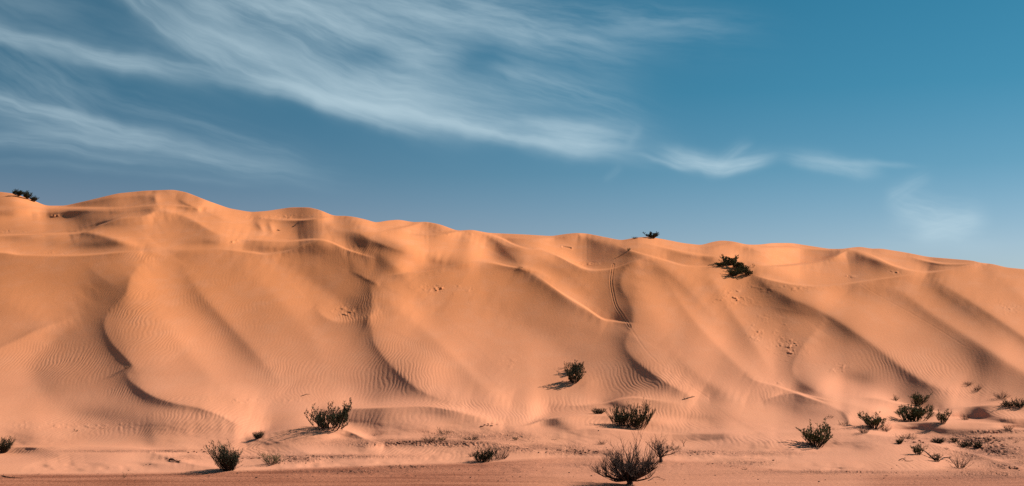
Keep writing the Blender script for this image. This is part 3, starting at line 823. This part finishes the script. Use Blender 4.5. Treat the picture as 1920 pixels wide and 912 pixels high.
S.link(c, bs.inputs['Base Color'])
bs.inputs['Roughness'].default_value = 0.92
bs.inputs['Specular IOR Level'].default_value = 0.15
# wind ripples: wavelength about 0.27 m, lines running across the wind
lw = S.sub(S.noise(pos, 0.11, 2, 0.5), 0.5)
mw = S.sub(S.noise(S.xyz(S.mul(px, 0.9), S.mul(py, 0.28), 0.0), 1.0, 2, 0.5), 0.5)
sw = S.sub(S.noise(S.xyz(px, S.mul(py, 0.5), S.mul(pz, 1.2)), 2.4, 1, 0.5), 0.5)
ph = S.add(S.add(px, S.mul(lw, 4.5)), S.add(S.mul(mw, 0.55), S.mul(sw, 0.16)))
ph = S.mul(ph, 2 * math.pi / 0.27)
wv = S.m('SINE', ph)
wv = S.m('POWER', S.add(S.mul(wv, 0.5), 0.5), 0.8)
patchy = S.maprange(S.noise(pos, 0.5, 2, 0.5), 0.30, 0.60, 0.35, 1.0)
ripples = S.mul(S.mul(wv, a_r), patchy)
b1 = S.n('ShaderNodeBump'); b1.inputs['Strength'].default_value = 1.0; b1.inputs['Distance'].default_value = 0.015
S.link(ripples, b1.inputs['Height'])
gb = S.noise(pos, 5.0, 4, 0.65)
gb2 = S.add(S.mul(gb, S.add(S.mul(a_g, 1.3), S.add(S.mul(a_e, 0.8), 0.10))), S.mul(S.noise(pos, 22.0, 3, 0.7), 0.05))
b2 = S.n('ShaderNodeBump'); b2.inputs['Strength'].default_value = 1.0; b2.inputs['Distance'].default_value = 0.10
S.link(gb2, b2.inputs['Height']); S.link(b1.outputs[0], b2.inputs['Normal'])
S.link(b2.outputs[0], bs.inputs['Normal'])
so = S.n('ShaderNodeOutputMaterial'); S.link(bs.outputs[0], so.inputs[0])
me.materials.append(sand)
dunes = bpy.data.objects.new("sand_dunes", me)
col.objects.link(dunes)
tag(dunes, "rippled orange sand dunes and the reddish flat in front of them", "dunes", kind='structure')

def at(u, v):
    """ground point at bearing u, survey row v"""
    j = int(np.argmin(abs(UC - u)))
    tt = (v - sv[j]) / (VB - sv[j]) * (NR - 1)
    i = int(np.clip(round(tt), 0, NR - 1))
    return np.array([Xg[i, j], Yg[i, j], Zg[i, j]])

# ------------------------------------------------------------------ plants and debris
def simple_mat(name, c1, c2, scale=8.0, rough=0.9, trans=0.0):
    m = bpy.data.materials.new(name); m.use_nodes = True
    N = NT(m.node_tree)
    g = N.n('ShaderNodeNewGeometry')
    f = N.noise(g.outputs['Position'], scale, 3, 0.6)
    c = N.mix(N.maprange(f, 0.3, 0.7), c1, c2)
    b = N.n('ShaderNodeBsdfPrincipled')
    N.link(c, b.inputs['Base Color'])
    b.inputs['Roughness'].default_value = rough
    b.inputs['Specular IOR Level'].default_value = 0.2
    o = N.n('ShaderNodeOutputMaterial')
    N.link(b.outputs[0], o.inputs[0])
    return m

M_WOOD = simple_mat("dark_twig", (0.030, 0.018, 0.014), (0.060, 0.036, 0.028), 6)
M_GREY = simple_mat("dry_twig", (0.075, 0.045, 0.034), (0.13, 0.08, 0.058), 6)
M_GREEN = simple_mat("olive_leaf", (0.045, 0.055, 0.022), (0.10, 0.11, 0.042), 5)
M_DARK = simple_mat("dark_leaf", (0.026, 0.032, 0.016), (0.058, 0.064, 0.030), 5)
M_YEL = simple_mat("yellow_leaf", (0.10, 0.105, 0.035), (0.17, 0.15, 0.05), 5)
M_STONE = simple_mat("dark_stone", (0.05, 0.028, 0.022), (0.16, 0.075, 0.05), 12)
M_CLOD = simple_mat("red_clod", (0.20, 0.085, 0.05), (0.34, 0.15, 0.09), 9)

class MB:
    def __init__(self): self.v, self.f = [], []
    def tube(self, pts, rads, n=4):
        base = None
        prev = None
        for i, (p, r) in enumerate(zip(pts, rads)):
            d = (pts[min(i + 1, len(pts) - 1)] - pts[max(i - 1, 0)])
            d = d / (np.linalg.norm(d) + 1e-9)
            a = np.cross(d, (0.3, 0.9, 0.2)); a /= np.linalg.norm(a) + 1e-9
            b = np.cross(d, a)
            k0 = len(self.v)
            for k in range(n):
                t = 2 * math.pi * k / n
                self.v.append(p + r * (math.cos(t) * a + math.sin(t) * b))
            if prev is not None:
                for k in range(n):
                    self.f.append((prev + k, prev + (k + 1) % n, k0 + (k + 1) % n, k0 + k))
            prev = k0
        self.f.append(tuple(prev + k for k in range(n)))
    def leaf(self, p, d, L, w, rnd):
        d = d / (np.linalg.norm(d) + 1e-9)
        s = np.cross(d, rnd); s /= np.linalg.norm(s) + 1e-9
        k = len(self.v)
        self.v += [p - s * w * 0.3, p + d * L * 0.5 - s * w, p + d * L, p + d * L * 0.5 + s * w]
        self.f.append((k, k + 1, k + 2, k + 3))
    def array(self): return np.array(self.v, float)
    def build(self, name, mat, parent=None, verts=None):
        me = bpy.data.meshes.new(name)
        v = self.array() if verts is None else verts
        me.from_pydata([tuple(q) for q in v], [], self.f)
        me.materials.append(mat); me.update()
        o = bpy.data.objects.new(name, me)
        col.objects.link(o)
        if parent is not None: o.parent = parent
        return o

def grow_plant(rng, style):
    """a unit plant (about 1 m); returns woody and leafy geometry"""
    wood, leaf = MB(), MB()
    P = dict(stems=14, spread=0.9, levels=3, kids=4, wob=0.25, rad=0.016, up=0.35, leaves=0, lsize=0.05, lw=0.010, base=0.12, tips_only=True, trunk=0.0, gnarl=0.0)
    P.update(style)
    def branch(p, d, L, r, lev):
        n = 5
        pts, rads = [p.copy()], [r]
        q = p.copy(); dd = d.copy()
        for i in range(n):
            dd = dd + rng.normal(0, P['wob'] * (0.5 + P['gnarl']), 3) * 0.45
            dd[2] += P['up'] * 0.16
            dd /= np.linalg.norm(dd)
            q = q + dd * L / n
            pts.append(q.copy()); rads.append(r * (1 - 0.62 * (i + 1) / n))
        wood.tube(pts, rads, 4 if lev < 2 else 3)
        if lev < P['levels']:
            for k in range(P['kids'] + (1 if rng.rand() < 0.5 else 0)):
                i = int(rng.randint(1, n + 1))
                side = rng.normal(0, 1, 3); side[2] = abs(side[2]) * 0.5
                nd = dd * 0.9 + side * 0.55
                nd /= np.linalg.norm(nd)
                branch(pts[i], nd, L * rng.uniform(0.42, 0.68), rads[i] * 0.72, lev + 1)
        if P['leaves'] and lev >= P['levels'] - 1:
            for k in range(P['leaves']):
                i = rng.uniform(0.35 if P['tips_only'] else 0.1, 1.0) * n
                j = min(int(i), n - 1)
                pp = pts[j] + (pts[j + 1] - pts[j]) * (i - j)
                ld = dd * 0.9 + rng.normal(0, 0.55, 3); ld[2] += 0.3
                leaf.leaf(pp, ld, P['lsize'] * rng.uniform(0.6, 1.3), P['lw'] * rng.uniform(0.7, 1.3), rng.normal(0, 1, 3))
    if not P.get('trunk') and P['stems'] <= 12: P['base'] = 0.03
    top = np.array([0, 0, 0.0])
    if P['trunk']:
        tp = [np.array([0, 0, -0.05]), np.array([0.01, 0, P['trunk'] * 0.5]), np.array([-0.01, 0.0, P['trunk']])]
        wood.tube(tp, [P['rad'] * 3.0, P['rad'] * 2.4, P['rad'] * 2.2], 6)
        top = tp[-1]
    for k in range(P['stems']):
        az = 2 * math.pi * (k + rng.rand()) / P['stems']
        tilt = P['spread'] * math.sqrt(rng.uniform(0.02, 1))
        d = np.array([math.cos(az) * math.sin(tilt), math.sin(az) * math.sin(tilt), math.cos(tilt)])
        p0 = top + np.array([math.cos(az), math.sin(az), 0]) * P['base'] * rng.rand() * (0.2 if P['trunk'] else 1)
        if not P['trunk']: p0[2] = -0.05
        branch(p0, d, rng.uniform(0.7, 1.0) * (0.5 if P['levels'] > 2 else 0.62) * (1.0 if tilt < 0.9 else 0.9), P['rad'] * rng.uniform(0.7, 1.1), 1)
    return wood, leaf

STY = {
    # upright broom of thin stems
    'broom': dict(stems=60, spread=0.66, levels=2, kids=4, wob=0.10, rad=0.011, up=0.3, leaves=12, lsize=0.08, lw=0.006, base=0.16, tips_only=False),
    # bare, crooked, with a short trunk
    'dead': dict(stems=34, spread=1.85, levels=4, kids=4, wob=0.27, rad=0.017, up=0.70, base=0.05, trunk=0.08, gnarl=0.4),
    'deadsmall': dict(stems=9, spread=1.1, levels=4, kids=4, wob=0.40, rad=0.017, up=0.35, base=0.05, trunk=0.12, gnarl=0.9),
    # dense green, dark heart
    'green': dict(stems=34, spread=1.2, levels=3, kids=3, wob=0.16, rad=0.012, up=0.5, leaves=9, lsize=0.065, lw=0.008, base=0.35, tips_only=False),
    # bare stems carrying green tufts
    'tuft': dict(stems=18, spread=0.95, levels=3, kids=3, wob=0.15, rad=0.014, up=0.45, leaves=11, lsize=0.070, lw=0.008, base=0.10),
    # dry thin grey twigs
    'dry': dict(stems=30, spread=1.05, levels=3, kids=3, wob=0.18, rad=0.009, up=0.2, base=0.14),
    'low': dict(stems=26, spread=1.45, levels=2, kids=4, wob=0.35, rad=0.013, up=0.1, leaves=6, lsize=0.05, lw=0.008, base=0.5),
    'weed': dict(stems=5, spread=0.55, levels=2, kids=3, wob=0.25, rad=0.018, up=0.2, leaves=3, lsize=0.09, lw=0.015, base=0.03),
}
_n = [0]
def shrub(name, label, cat, u, v, wpx, hpx, sty, leafmat=None, woodmat=None, group=None, lean=0.0, sink=0.0, leafname='foliage', **over):
    """a plant rooted at the ground point (u, v), as wide and high as surveyed"""
    _n[0] += 1
    rng = np.random.RandomState(100 + _n[0] * 7)
    st = dict(STY[sty]); st.update(over)
    wood, leaf = grow_plant(rng, st)
    g = at(u, v)
    m = g[1] / F
    W, H = wpx * m * 1.06, hpx * m * 0.98
    skew = float(np.clip(rng.normal(0, 0.10), -0.16, 0.16)) * (0.2 if sty == 'dead' else 1)
    a = wood.array()
    allv = np.vstack([a, leaf.array()]) if leaf.v else a
    x0, x1 = np.percentile(allv[:, 0], [1.0, 99.0]); z1 = np.percentile(allv[:, 2], 99.3)
    sx, sz = W / (x1 - x0), H / z1
    def fit(q):
        q = q.copy()
        q[:, 0] = (q[:, 0] - (0.5 * (x0 + x1) if not st.get('trunk') else 0)) * sx
        q[:, 1] *= min(sx, sz * 1.3); q[:, 2] = q[:, 2] * sz
        q[:, 0] += lean * q[:, 2] + (skew * q[:, 2] if hpx > 12 else 0)
        # one side of the plant grown higher than the other
        q[:, 2] *= 1 + np.clip(q[:, 0] / max(W, 0.01), -0.5, 0.5) * skew * 1.6
        return q
    root = bpy.data.objects.new(name, None); col.objects.link(root)
    root.empty_display_size = 0.2
    root.location = (g[0], g[1], g[2] - 0.02 - sink * H)
    tag(root, label, cat, group)
    wood.build('branches', woodmat or M_WOOD, root, fit(a))
    if leaf.v:
        leaf.build(leafname, leafmat or M_GREEN, root, fit(leaf.array()))
    return root

# the two dead bushes in front
shrub('dead_bush', 'large bare dark bush with a short trunk at the front edge of the picture', 'bush', 1180, 909, 116, 98, 'dead')
shrub('dead_bush', 'smaller leafless crooked bush just behind and right of the large bare one', 'bush', 1238, 868, 62, 58, 'deadsmall', lean=0.1)
# big shrubs along the foot
shrub('desert_shrub', 'wide dark green shrub with dry twigs on top, on the small mound left of centre', 'shrub', 612, 803, 74, 46, 'green', M_DARK)
shrub('desert_shrub', 'upright broom-like dark shrub casting a long shadow, at the lower left by the red flat', 'shrub', 427, 882, 50, 50, 'broom', M_DARK)
shrub('desert_shrub', 'broad two-lobed dark green shrub at the foot of the dunes right of centre', 'shrub', 1166, 798, 42, 40, 'green', M_DARK)
_r = shrub('desert_shrub', 'taller right-hand half of the two dark green shrubs growing together right of centre', 'shrub', 1196, 802, 46, 46, 'green', M_DARK)
shrub('desert_shrub', 'low dry brown shrub right of the broom-like one at lower left', 'shrub', 513, 871, 46, 22, 'dry', M_YEL, leaves=2, lsize=0.05, lw=0.008)
shrub('grass_tuft', 'small dark tuft where the S-shaped dune crest runs out', 'grass tuft', 484, 822, 20, 14, 'broom', M_DARK)
shrub('desert_shrub', 'bristly shrub cut off by the left edge of the picture', 'shrub', 4, 849, 30, 30, 'broom', M_DARK, lean=0.2)
shrub('desert_shrub', 'compact dark shrub with a yellowish top, in front of a dry fan of twigs', 'shrub', 908, 866, 38, 28, 'green', M_DARK, stems=44)
shrub('dry_bush', 'grey fan of dry twigs behind the compact dark shrub', 'bush', 938, 861, 38, 34, 'dry', woodmat=M_GREY)
shrub('dry_bush', 'little twiggy bush standing left of the compact dark shrub', 'bush', 884, 857, 15, 14, 'dry', levels=2)
shrub('desert_shrub', 'low black mat of twigs on a sand hummock left of the yellow-green sprig', 'shrub', 806, 826, 34, 12, 'low', M_DARK, stems=40)
shrub('desert_shrub', 'yellow-green sprig growing beside a black mat of twigs', 'shrub', 828, 826, 18, 9, 'tuft', M_YEL, levels=2, leaves=10)
shrub('grass_tuft', 'wispy tuft on the hummock above the yellow-green sprig', 'grass tuft', 834, 814, 26, 13, 'low', M_DARK)
shrub('desert_shrub', 'jagged dark mat of dead twigs on the crest of a low hummock', 'shrub', 881, 825, 36, 12, 'low', M_DARK, stems=40)
shrub('desert_shrub', 'tiny green stub in the gravel above the dry fan of twigs', 'shrub', 967, 826, 11, 8, 'tuft', M_GREEN, levels=2)
shrub('dry_bush', 'small spiky bush left of the two-lobed green shrub', 'bush', 1122, 776, 25, 12, 'broom', M_DARK, spread=1.0)
shrub('dry_bush', 'small grey bush below and left of the two-lobed green shrub', 'bush', 1128, 833, 20, 12, 'dry')
shrub('dry_bush', 'low grey bush behind the smaller leafless crooked bush', 'bush', 1264, 843, 26, 9, 'low', woodmat=M_GREY)
shrub('sapling', 'single thin dead sapling right of the leafless crooked bush', 'sapling', 1282, 838, 12, 18, 'weed', None, leaves=0, trunk=0.3, rad=0.012)
# on the dune face
shrub('desert_shrub', 'dark bush alone on the dune face above the two-lobed shrub, casting finger-like shadows', 'shrub', 1078, 718, 34, 34, 'tuft', M_DARK)
shrub('desert_shrub', 'thin upright offshoot at the top left of the lone bush on the dune face', 'shrub', 1064, 690, 12, 14, 'weed', M_DARK)
shrub('desert_shrub', 'dark bush just above and right of the lone dune-face bush, part of the same clump', 'shrub', 1080, 698, 26, 22, 'tuft', M_DARK)
for u, v, w, h, lb in ((1367, 497, 30, 19, 'highest and leftmost green bush of the clump on the dune crest'),
                       (1383, 504, 22, 17, 'second green bush from the top of the clump on the dune crest'),
                       (1394, 510, 20, 14, 'third green bush down in the clump on the dune crest'),
                       (1402, 517, 18, 12, 'lowest and rightmost green bush of the clump on the dune crest'),
                       (1376, 518, 28, 14, 'shaded bush at the lower front of the clump on the dune crest'),
                       (1353, 500, 24, 9, 'low sprawling bush at the left tip of the clump on the dune crest')):
    shrub('desert_shrub', lb, 'shrub', u, v, w, h, 'tuft', M_GREEN, group='bushes in the clump on the dune crest', stems=16, leaves=18, spread=0.7)
shrub('seedling', 'tiny seedling on the bright crest right of the clump', 'seedling', 1413, 502, 6, 9, 'weed', M_GREEN)
shrub('desert_shrub', 'dark bush on the skyline right of centre', 'shrub', 1221, 447, 24, 12, 'tuft', M_DARK, leaves=30)
shrub('desert_shrub', 'low bush on the skyline left of the larger one', 'shrub', 1190, 448, 11, 5, 'tuft', M_DARK, levels=2, leaves=20)
for u, v, w, h, lb in ((36, 369, 20, 13, 'leftmost of the three bushes on the left skyline'), (52, 374, 15, 16, 'middle and tallest of the three bushes on the left skyline'),
                       (64, 379, 12, 11, 'rightmost and lowest of the three bushes on the left skyline')):
    shrub('desert_shrub', lb, 'shrub', u, v, w, h, 'green', M_DARK, group='bushes on the left skyline', leaves=14, trunk=0.08)
shrub('grass_tuft', 'dark tuft in the notch of the S-shaped dune crest', 'grass tuft', 238, 691, 14, 11, 'low', M_DARK)
shrub('grass_tuft', 'green tuft in the dark hollow behind the middle crest', 'grass tuft', 975, 503, 10, 4, 'low', M_GREEN)
shrub('weed', 'tiny dark weed alone on the rippled sand at far left', 'weed', 143, 809, 8, 7, 'weed', M_DARK)
shrub('weed', 'tiny weed standing at the edge of the red flat at lower left', 'weed', 234, 897, 8, 12, 'weed', M_YEL)
shrub('weed', 'pale yellowish weed high on the dune slope right of the track', 'weed', 1179, 470, 7, 6, 'dry', M_YEL, leaves=3)
# right-hand group
shrub('desert_shrub', 'rounded green-topped shrub on bare dark stems with its shadow to the left', 'shrub', 1531, 838, 54, 48, 'tuft', M_GREEN)
shrub('desert_shrub', 'green shrub with a dry twiggy one on either side, right of the round green-topped shrub', 'shrub', 1636, 803, 44, 30, 'tuft', M_GREEN, stems=18)
shrub('dry_bush', 'dark twiggy bush at the lower left of the green shrub above the mound', 'bush', 1620, 812, 26, 20, 'dry')
shrub('dry_bush', 'reddish dry bush at the right of the green shrub above the mound', 'bush', 1659, 809, 24, 18, 'dry', woodmat=M_GREY)
shrub('desert_shrub', 'widest olive green shrub of the right-hand group, domed', 'shrub', 1713, 790, 56, 32, 'green', M_GREEN, spread=1.0)
shrub('desert_shrub', 'olive shrub standing directly above the widest domed one', 'shrub', 1724, 761, 36, 25, 'tuft', M_GREEN)
shrub('desert_shrub', 'small tree-like green shrub right of the widest domed one', 'shrub', 1769, 794, 24, 27, 'tuft', M_GREEN)
shrub('seedling', 'very small green bush left of and above the widest domed shrub', 'seedling', 1680, 751, 11, 11, 'tuft', M_GREEN, levels=2)
shrub('dry_bush', 'pale brown twiggy bush right of the small tree-like shrub', 'bush', 1809, 787, 24, 15, 'dry', woodmat=M_GREY)
shrub('dry_bush', 'upper of two dry bushes on the sand ridge at the far right', 'bush', 1816, 722, 20, 11, 'dry')
shrub('dry_bush', 'lower of two dry bushes on the sand ridge at the far right', 'bush', 1833, 732, 17, 14, 'dry')
shrub('dry_bush', 'straggly dry bush leaning left above the dark pair at the right edge', 'bush', 1878, 748, 32, 17, 'dry', woodmat=M_GREY, lean=-0.3)
shrub('desert_shrub', 'rounded dark green shrub left of its taller neighbour at the right edge', 'shrub', 1890, 763, 22, 14, 'green', M_DARK)
shrub('desert_shrub', 'dark green shrub touching the right edge of the picture', 'shrub', 1912, 764, 22, 18, 'green', M_DARK)
shrub('dry_bush', 'low dead bush among debris near the right edge', 'bush', 1890, 806, 24, 14, 'dry')
shrub('desert_shrub', 'flat dark windswept shrub on a hummock below the domed shrub', 'shrub', 1700, 823, 38, 12, 'low', M_DARK, stems=44)
shrub('grass_tuft', 'stiff upright tuft at the left foot of the flat windswept shrub', 'grass tuft', 1687, 832, 13, 11, 'broom', M_GREEN)
shrub('dry_bush', 'dark bush with one long twig sticking up, right of the windswept shrub', 'bush', 1757, 831, 24, 12, 'broom', M_DARK, spread=1.1, lean=0.3)
shrub('desert_shrub', 'leftmost of three small dark green shrubs along the gravel behind the right-hand mound', 'shrub', 1788, 829, 14, 10, 'tuft', M_DARK)
shrub('desert_shrub', 'middle and widest of three small dark green shrubs along the gravel behind the right-hand mound', 'shrub', 1808, 838, 28, 13, 'green', M_DARK)
shrub('desert_shrub', 'rightmost of three small dark green shrubs along the gravel behind the right-hand mound', 'shrub', 1831, 840, 20, 14, 'tuft', M_DARK)
shrub('weed', 'thin dry weed in the gravel at the right, above the dark green shrubs', 'weed', 1850, 828, 14, 14, 'dry', M_GREY)
shrub('desert_shrub', 'round green bush at the raised end of a leaning limb on the right-hand mound', 'shrub', 1724, 853, 26, 20, 'tuft', M_GREEN, stems=16)
shrub('desert_shrub', 'small round dark bush midway along the leaning limb on the right-hand mound', 'shrub', 1756, 866, 18, 17, 'tuft', M_DARK, stems=16)
shrub('dry_bush', 'dry brown bush leaning right at the low end of the leaning limb', 'bush', 1800, 878, 42, 32, 'dry', lean=0.25, stems=26)
shrub('grass_tuft', 'dark grassy tuft in the shaded dip left of the green and dry shrubs', 'grass tuft', 1583, 797, 22, 10, 'low', M_DARK)
shrub('grass_tuft', 'faint tuft above the round green-topped shrub', 'grass tuft', 1556, 783, 14, 6, 'low', M_DARK)

rq = np.random.RandomState(77)
for u, v, w, h in ((702, 817, 12, 5), (716, 814, 8, 4), (733, 826, 10, 4), (760, 829, 9, 4), (845, 838, 12, 5), (862, 818, 8, 4), (905, 830, 10, 4), (922, 795, 6, 4), (931, 797, 6, 4),
                   (940, 840, 14, 6), (957, 846, 10, 5), (1002, 843, 9, 4), (1040, 825, 12, 4), (1066, 843, 8, 4), (1105, 848, 12, 5), (1300, 849, 9, 5), (1326, 851, 11, 5), (1338, 853, 8, 5),
                   (1279, 871, 9, 5), (1328, 871, 8, 5), (1395, 881, 12, 5), (1412, 868, 10, 4), (1445, 882, 8, 4), (1560, 806, 9, 4), (1735, 838, 10, 5), (1775, 842, 9, 5), (1868, 826, 11, 5), (1905, 830, 12, 6),
                   (1880, 852, 8, 4), (1895, 822, 10, 4), (1842, 812, 9, 4), (70, 890, 9, 4), (195, 803, 5, 3), (455, 855, 9, 4), (546, 866, 11, 5), (570, 862, 9, 4), (690, 877, 10, 4), (795, 876, 12, 5),
                   (762, 893, 8, 5), (885, 894, 6, 3), (1005, 877, 6, 3), (1860, 885, 9, 4), (1720, 893, 8, 4), (1660, 893, 8, 4), (1885, 893, 10, 4)):
    shrub('twig_clump', 'small dark clump of dead twigs half buried in the sand', 'twig clump', u, v, w, h, 'low', None, M_WOOD if rq.rand() < 0.7 else M_GREY,
          group='half buried clumps of dead twigs on the flat', leaves=0, stems=10, levels=2, kids=2, rad=0.03, spread=1.6)

# lying wood
def stick(label, pts_px, r_px, name='dead_branch', twigs=3):
    _n[0] += 1
    rng = np.random.RandomState(900 + _n[0])
    p = spline([(u, v, h) for u, v, h in pts_px], 4)
    g0_ = at(p[0][0], p[0][1])
    m = g0_[1] / F
    P3 = []
    for u, v, h in p:
        q = at(u, v); q = q.copy(); q[2] += h * m + r_px * m * 0.4
        P3.append(q - g0_)
    mb = MB()
    mb.tube(P3, list(np.linspace(r_px * m, r_px * m * 0.35, len(P3))), 6)
    for k in range(twigs):
        a = P3[rng.randint(1, len(P3) - 1)]
        d = np.array([rng.normal(0, 0.6), rng.normal(0, 0.3), rng.uniform(0.2, 0.8)])
        L = m * rng.uniform(3, 7)
        mb.tube([a, a + d * L * 0.6, a + d * L + np.array([0.02, 0, 0])], [r_px * m * 0.4, r_px * m * 0.3, r_px * m * 0.15], 4)
    o = mb.build(name, M_WOOD)
    o.location = tuple(g0_)
    tag(o, label, 'branch')
    return o
stick('bowed dark limb leaning up to the round green bush on the right-hand mound', [(1752, 862, 0), (1744, 858, 2), (1735, 853, 5), (1727, 850, 7)], 1.6, 'leaning_limb')
stick('crooked bare limb linking the small round bush to the dry leaning bush', [(1764, 862, 0), (1772, 862, 3), (1780, 864, 4), (1788, 870, 0)], 1.4, 'leaning_limb')
stick('thin curved dead branch lying on the sand left of the leaning limbs', [(1686, 864, 0), (1692, 863, 2.5), (1699, 865, 0.4), (1712, 865, 0.2)], 0.9)
stick('long thin dead branch lying on the sand at the lower left corner', [(2, 893, 0.2), (16, 896, 0.6), (28, 897, 0.4), (43, 897, 0.2)], 1.0)
stick('short tangle of dead wood in the hollow left of the broom-like shrub', [(317, 863, 0.5), (323, 864, 2), (330, 866, 0.5), (337, 868, 0.2)], 1.6, twigs=9)
stick('small forked twig on the crest of the right-hand mound', [(1853, 853, 0), (1858, 852, 3), (1862, 853, 0.5)], 0.8, twigs=4)
stick('straight dead twig on the sand above the wide dark green shrub', [(565, 743, 0), (573, 741, 0.8), (581, 740, 0.5)], 0.7, twigs=0)
stick('dark forked stick on the terrace below the second skyline hump', [(551, 426, 0), (555, 422, 1.5), (560, 420, 0.6)], 0.8, twigs=2)
stick('short dark stick on the terrace left of the forked one', [(520, 432, 0.3), (526, 433, 0.3)], 0.8, twigs=0)
stick('dark spur of dead twigs at the end of the rippled slope under the track', [(1280, 750, 0), (1290, 748, 1), (1303, 745, 0.6)], 1.0, twigs=5)
stick('bent twig lying in front of the large bare bush at right', [(1215, 902, 0), (1230, 898, 3), (1248, 901, 0.5)], 0.8, twigs=2)

# stones and clods: one of each shape, then copies
def stone_mesh(seed, mat, flat=0.6):
    rng = np.random.RandomState(seed)
    import bmesh
    bm = bmesh.new()
    bmesh.ops.create_icosphere(bm, subdivisions=2, radius=0.5)
    off = rng.uniform(0, 50, 3)
    for vtx in bm.verts:
        c = np.array(vtx.co)
        n = 0.25 * math.sin(c[0] * 5 + off[0]) + 0.22 * math.sin(c[1] * 6 + off[1]) + 0.2 * math.sin(c[2] * 7 + off[2]) + rng.uniform(-0.06, 0.06)
        vtx.co = tuple(c * (1 + n))
        vtx.co.z *= flat
    me_ = bpy.data.meshes.new('stone'); bm.to_mesh(me_); bm.free()
    me_.materials.append(mat)
    return me_
STONES = [stone_mesh(s_, M_STONE, 0.65) for s_ in range(4)]
CLODS = [stone_mesh(s_ + 10, M_CLOD, 0.5) for s_ in range(3)]
rs = np.random.RandomState(5)
def place_stone(name, meshes, u, v, size_px, label, cat, group):
    g = at(u, v)
    m = g[1] / F
    o = bpy.data.objects.new(name, meshes[rs.randint(len(meshes))])
    col.objects.link(o)
    sz = size_px * m
    o.scale = (sz * rs.uniform(0.8, 1.5), sz * rs.uniform(0.8, 1.2), sz)
    o.rotation_euler = (0, 0, rs.uniform(0, 6.28))
    o.location = (g[0], g[1], g[2] + sz * 0.12)
    tag(o, label, cat, group)
n_st = 0
for cu, cv, ru, rv, n in ((320, 890, 320, 14, 26), (800, 885, 260, 16, 26), (1300, 850, 90, 8, 22), (1400, 868, 60, 10, 16), (1850, 850, 70, 16, 26),
                          (1760, 884, 150, 10, 26), (960, 830, 120, 12, 22), (560, 864, 50, 6, 12), (1090, 848, 80, 6, 18), (900, 880, 250, 14, 20), (1000, 900, 500, 8, 24), (1500, 895, 380, 10, 26)):
    for k in range(n):
        u, v = rs.normal(cu, ru * 0.6), rs.normal(cv, rv * 0.6)
        if not (5 < u < 1915 and 790 < v < 909): continue
        place_stone('stone', STONES, u, v, rs.choice([1.3, 1.6, 2.0, 2.6, 3.4], p=[.3, .3, .2, .15, .05]), 'small dark stone lying loose on the reddish gravel', 'stone', 'small dark stones scattered over the flat')
        n_st += 1
for cu, cv, ru, rv, n in ((545, 861, 55, 4, 22), (800, 830, 60, 4, 12), (1085, 846, 70, 4, 20), (770, 876, 40, 2, 10), (1860, 832, 50, 10, 18), (400, 846, 60, 3, 10), (1720, 828, 40, 3, 10), (920, 798, 16, 2, 7)):
    for k in range(n):
        u, v = rs.normal(cu, ru * 0.6), rs.normal(cv, rv * 0.6)
        if not (5 < u < 1915): continue
        place_stone('earth_clod', CLODS, u, v, rs.uniform(2.2, 5.0), 'crumbly reddish brown clod of earth along a broken bank', 'earth clod', 'reddish clods along the broken banks')
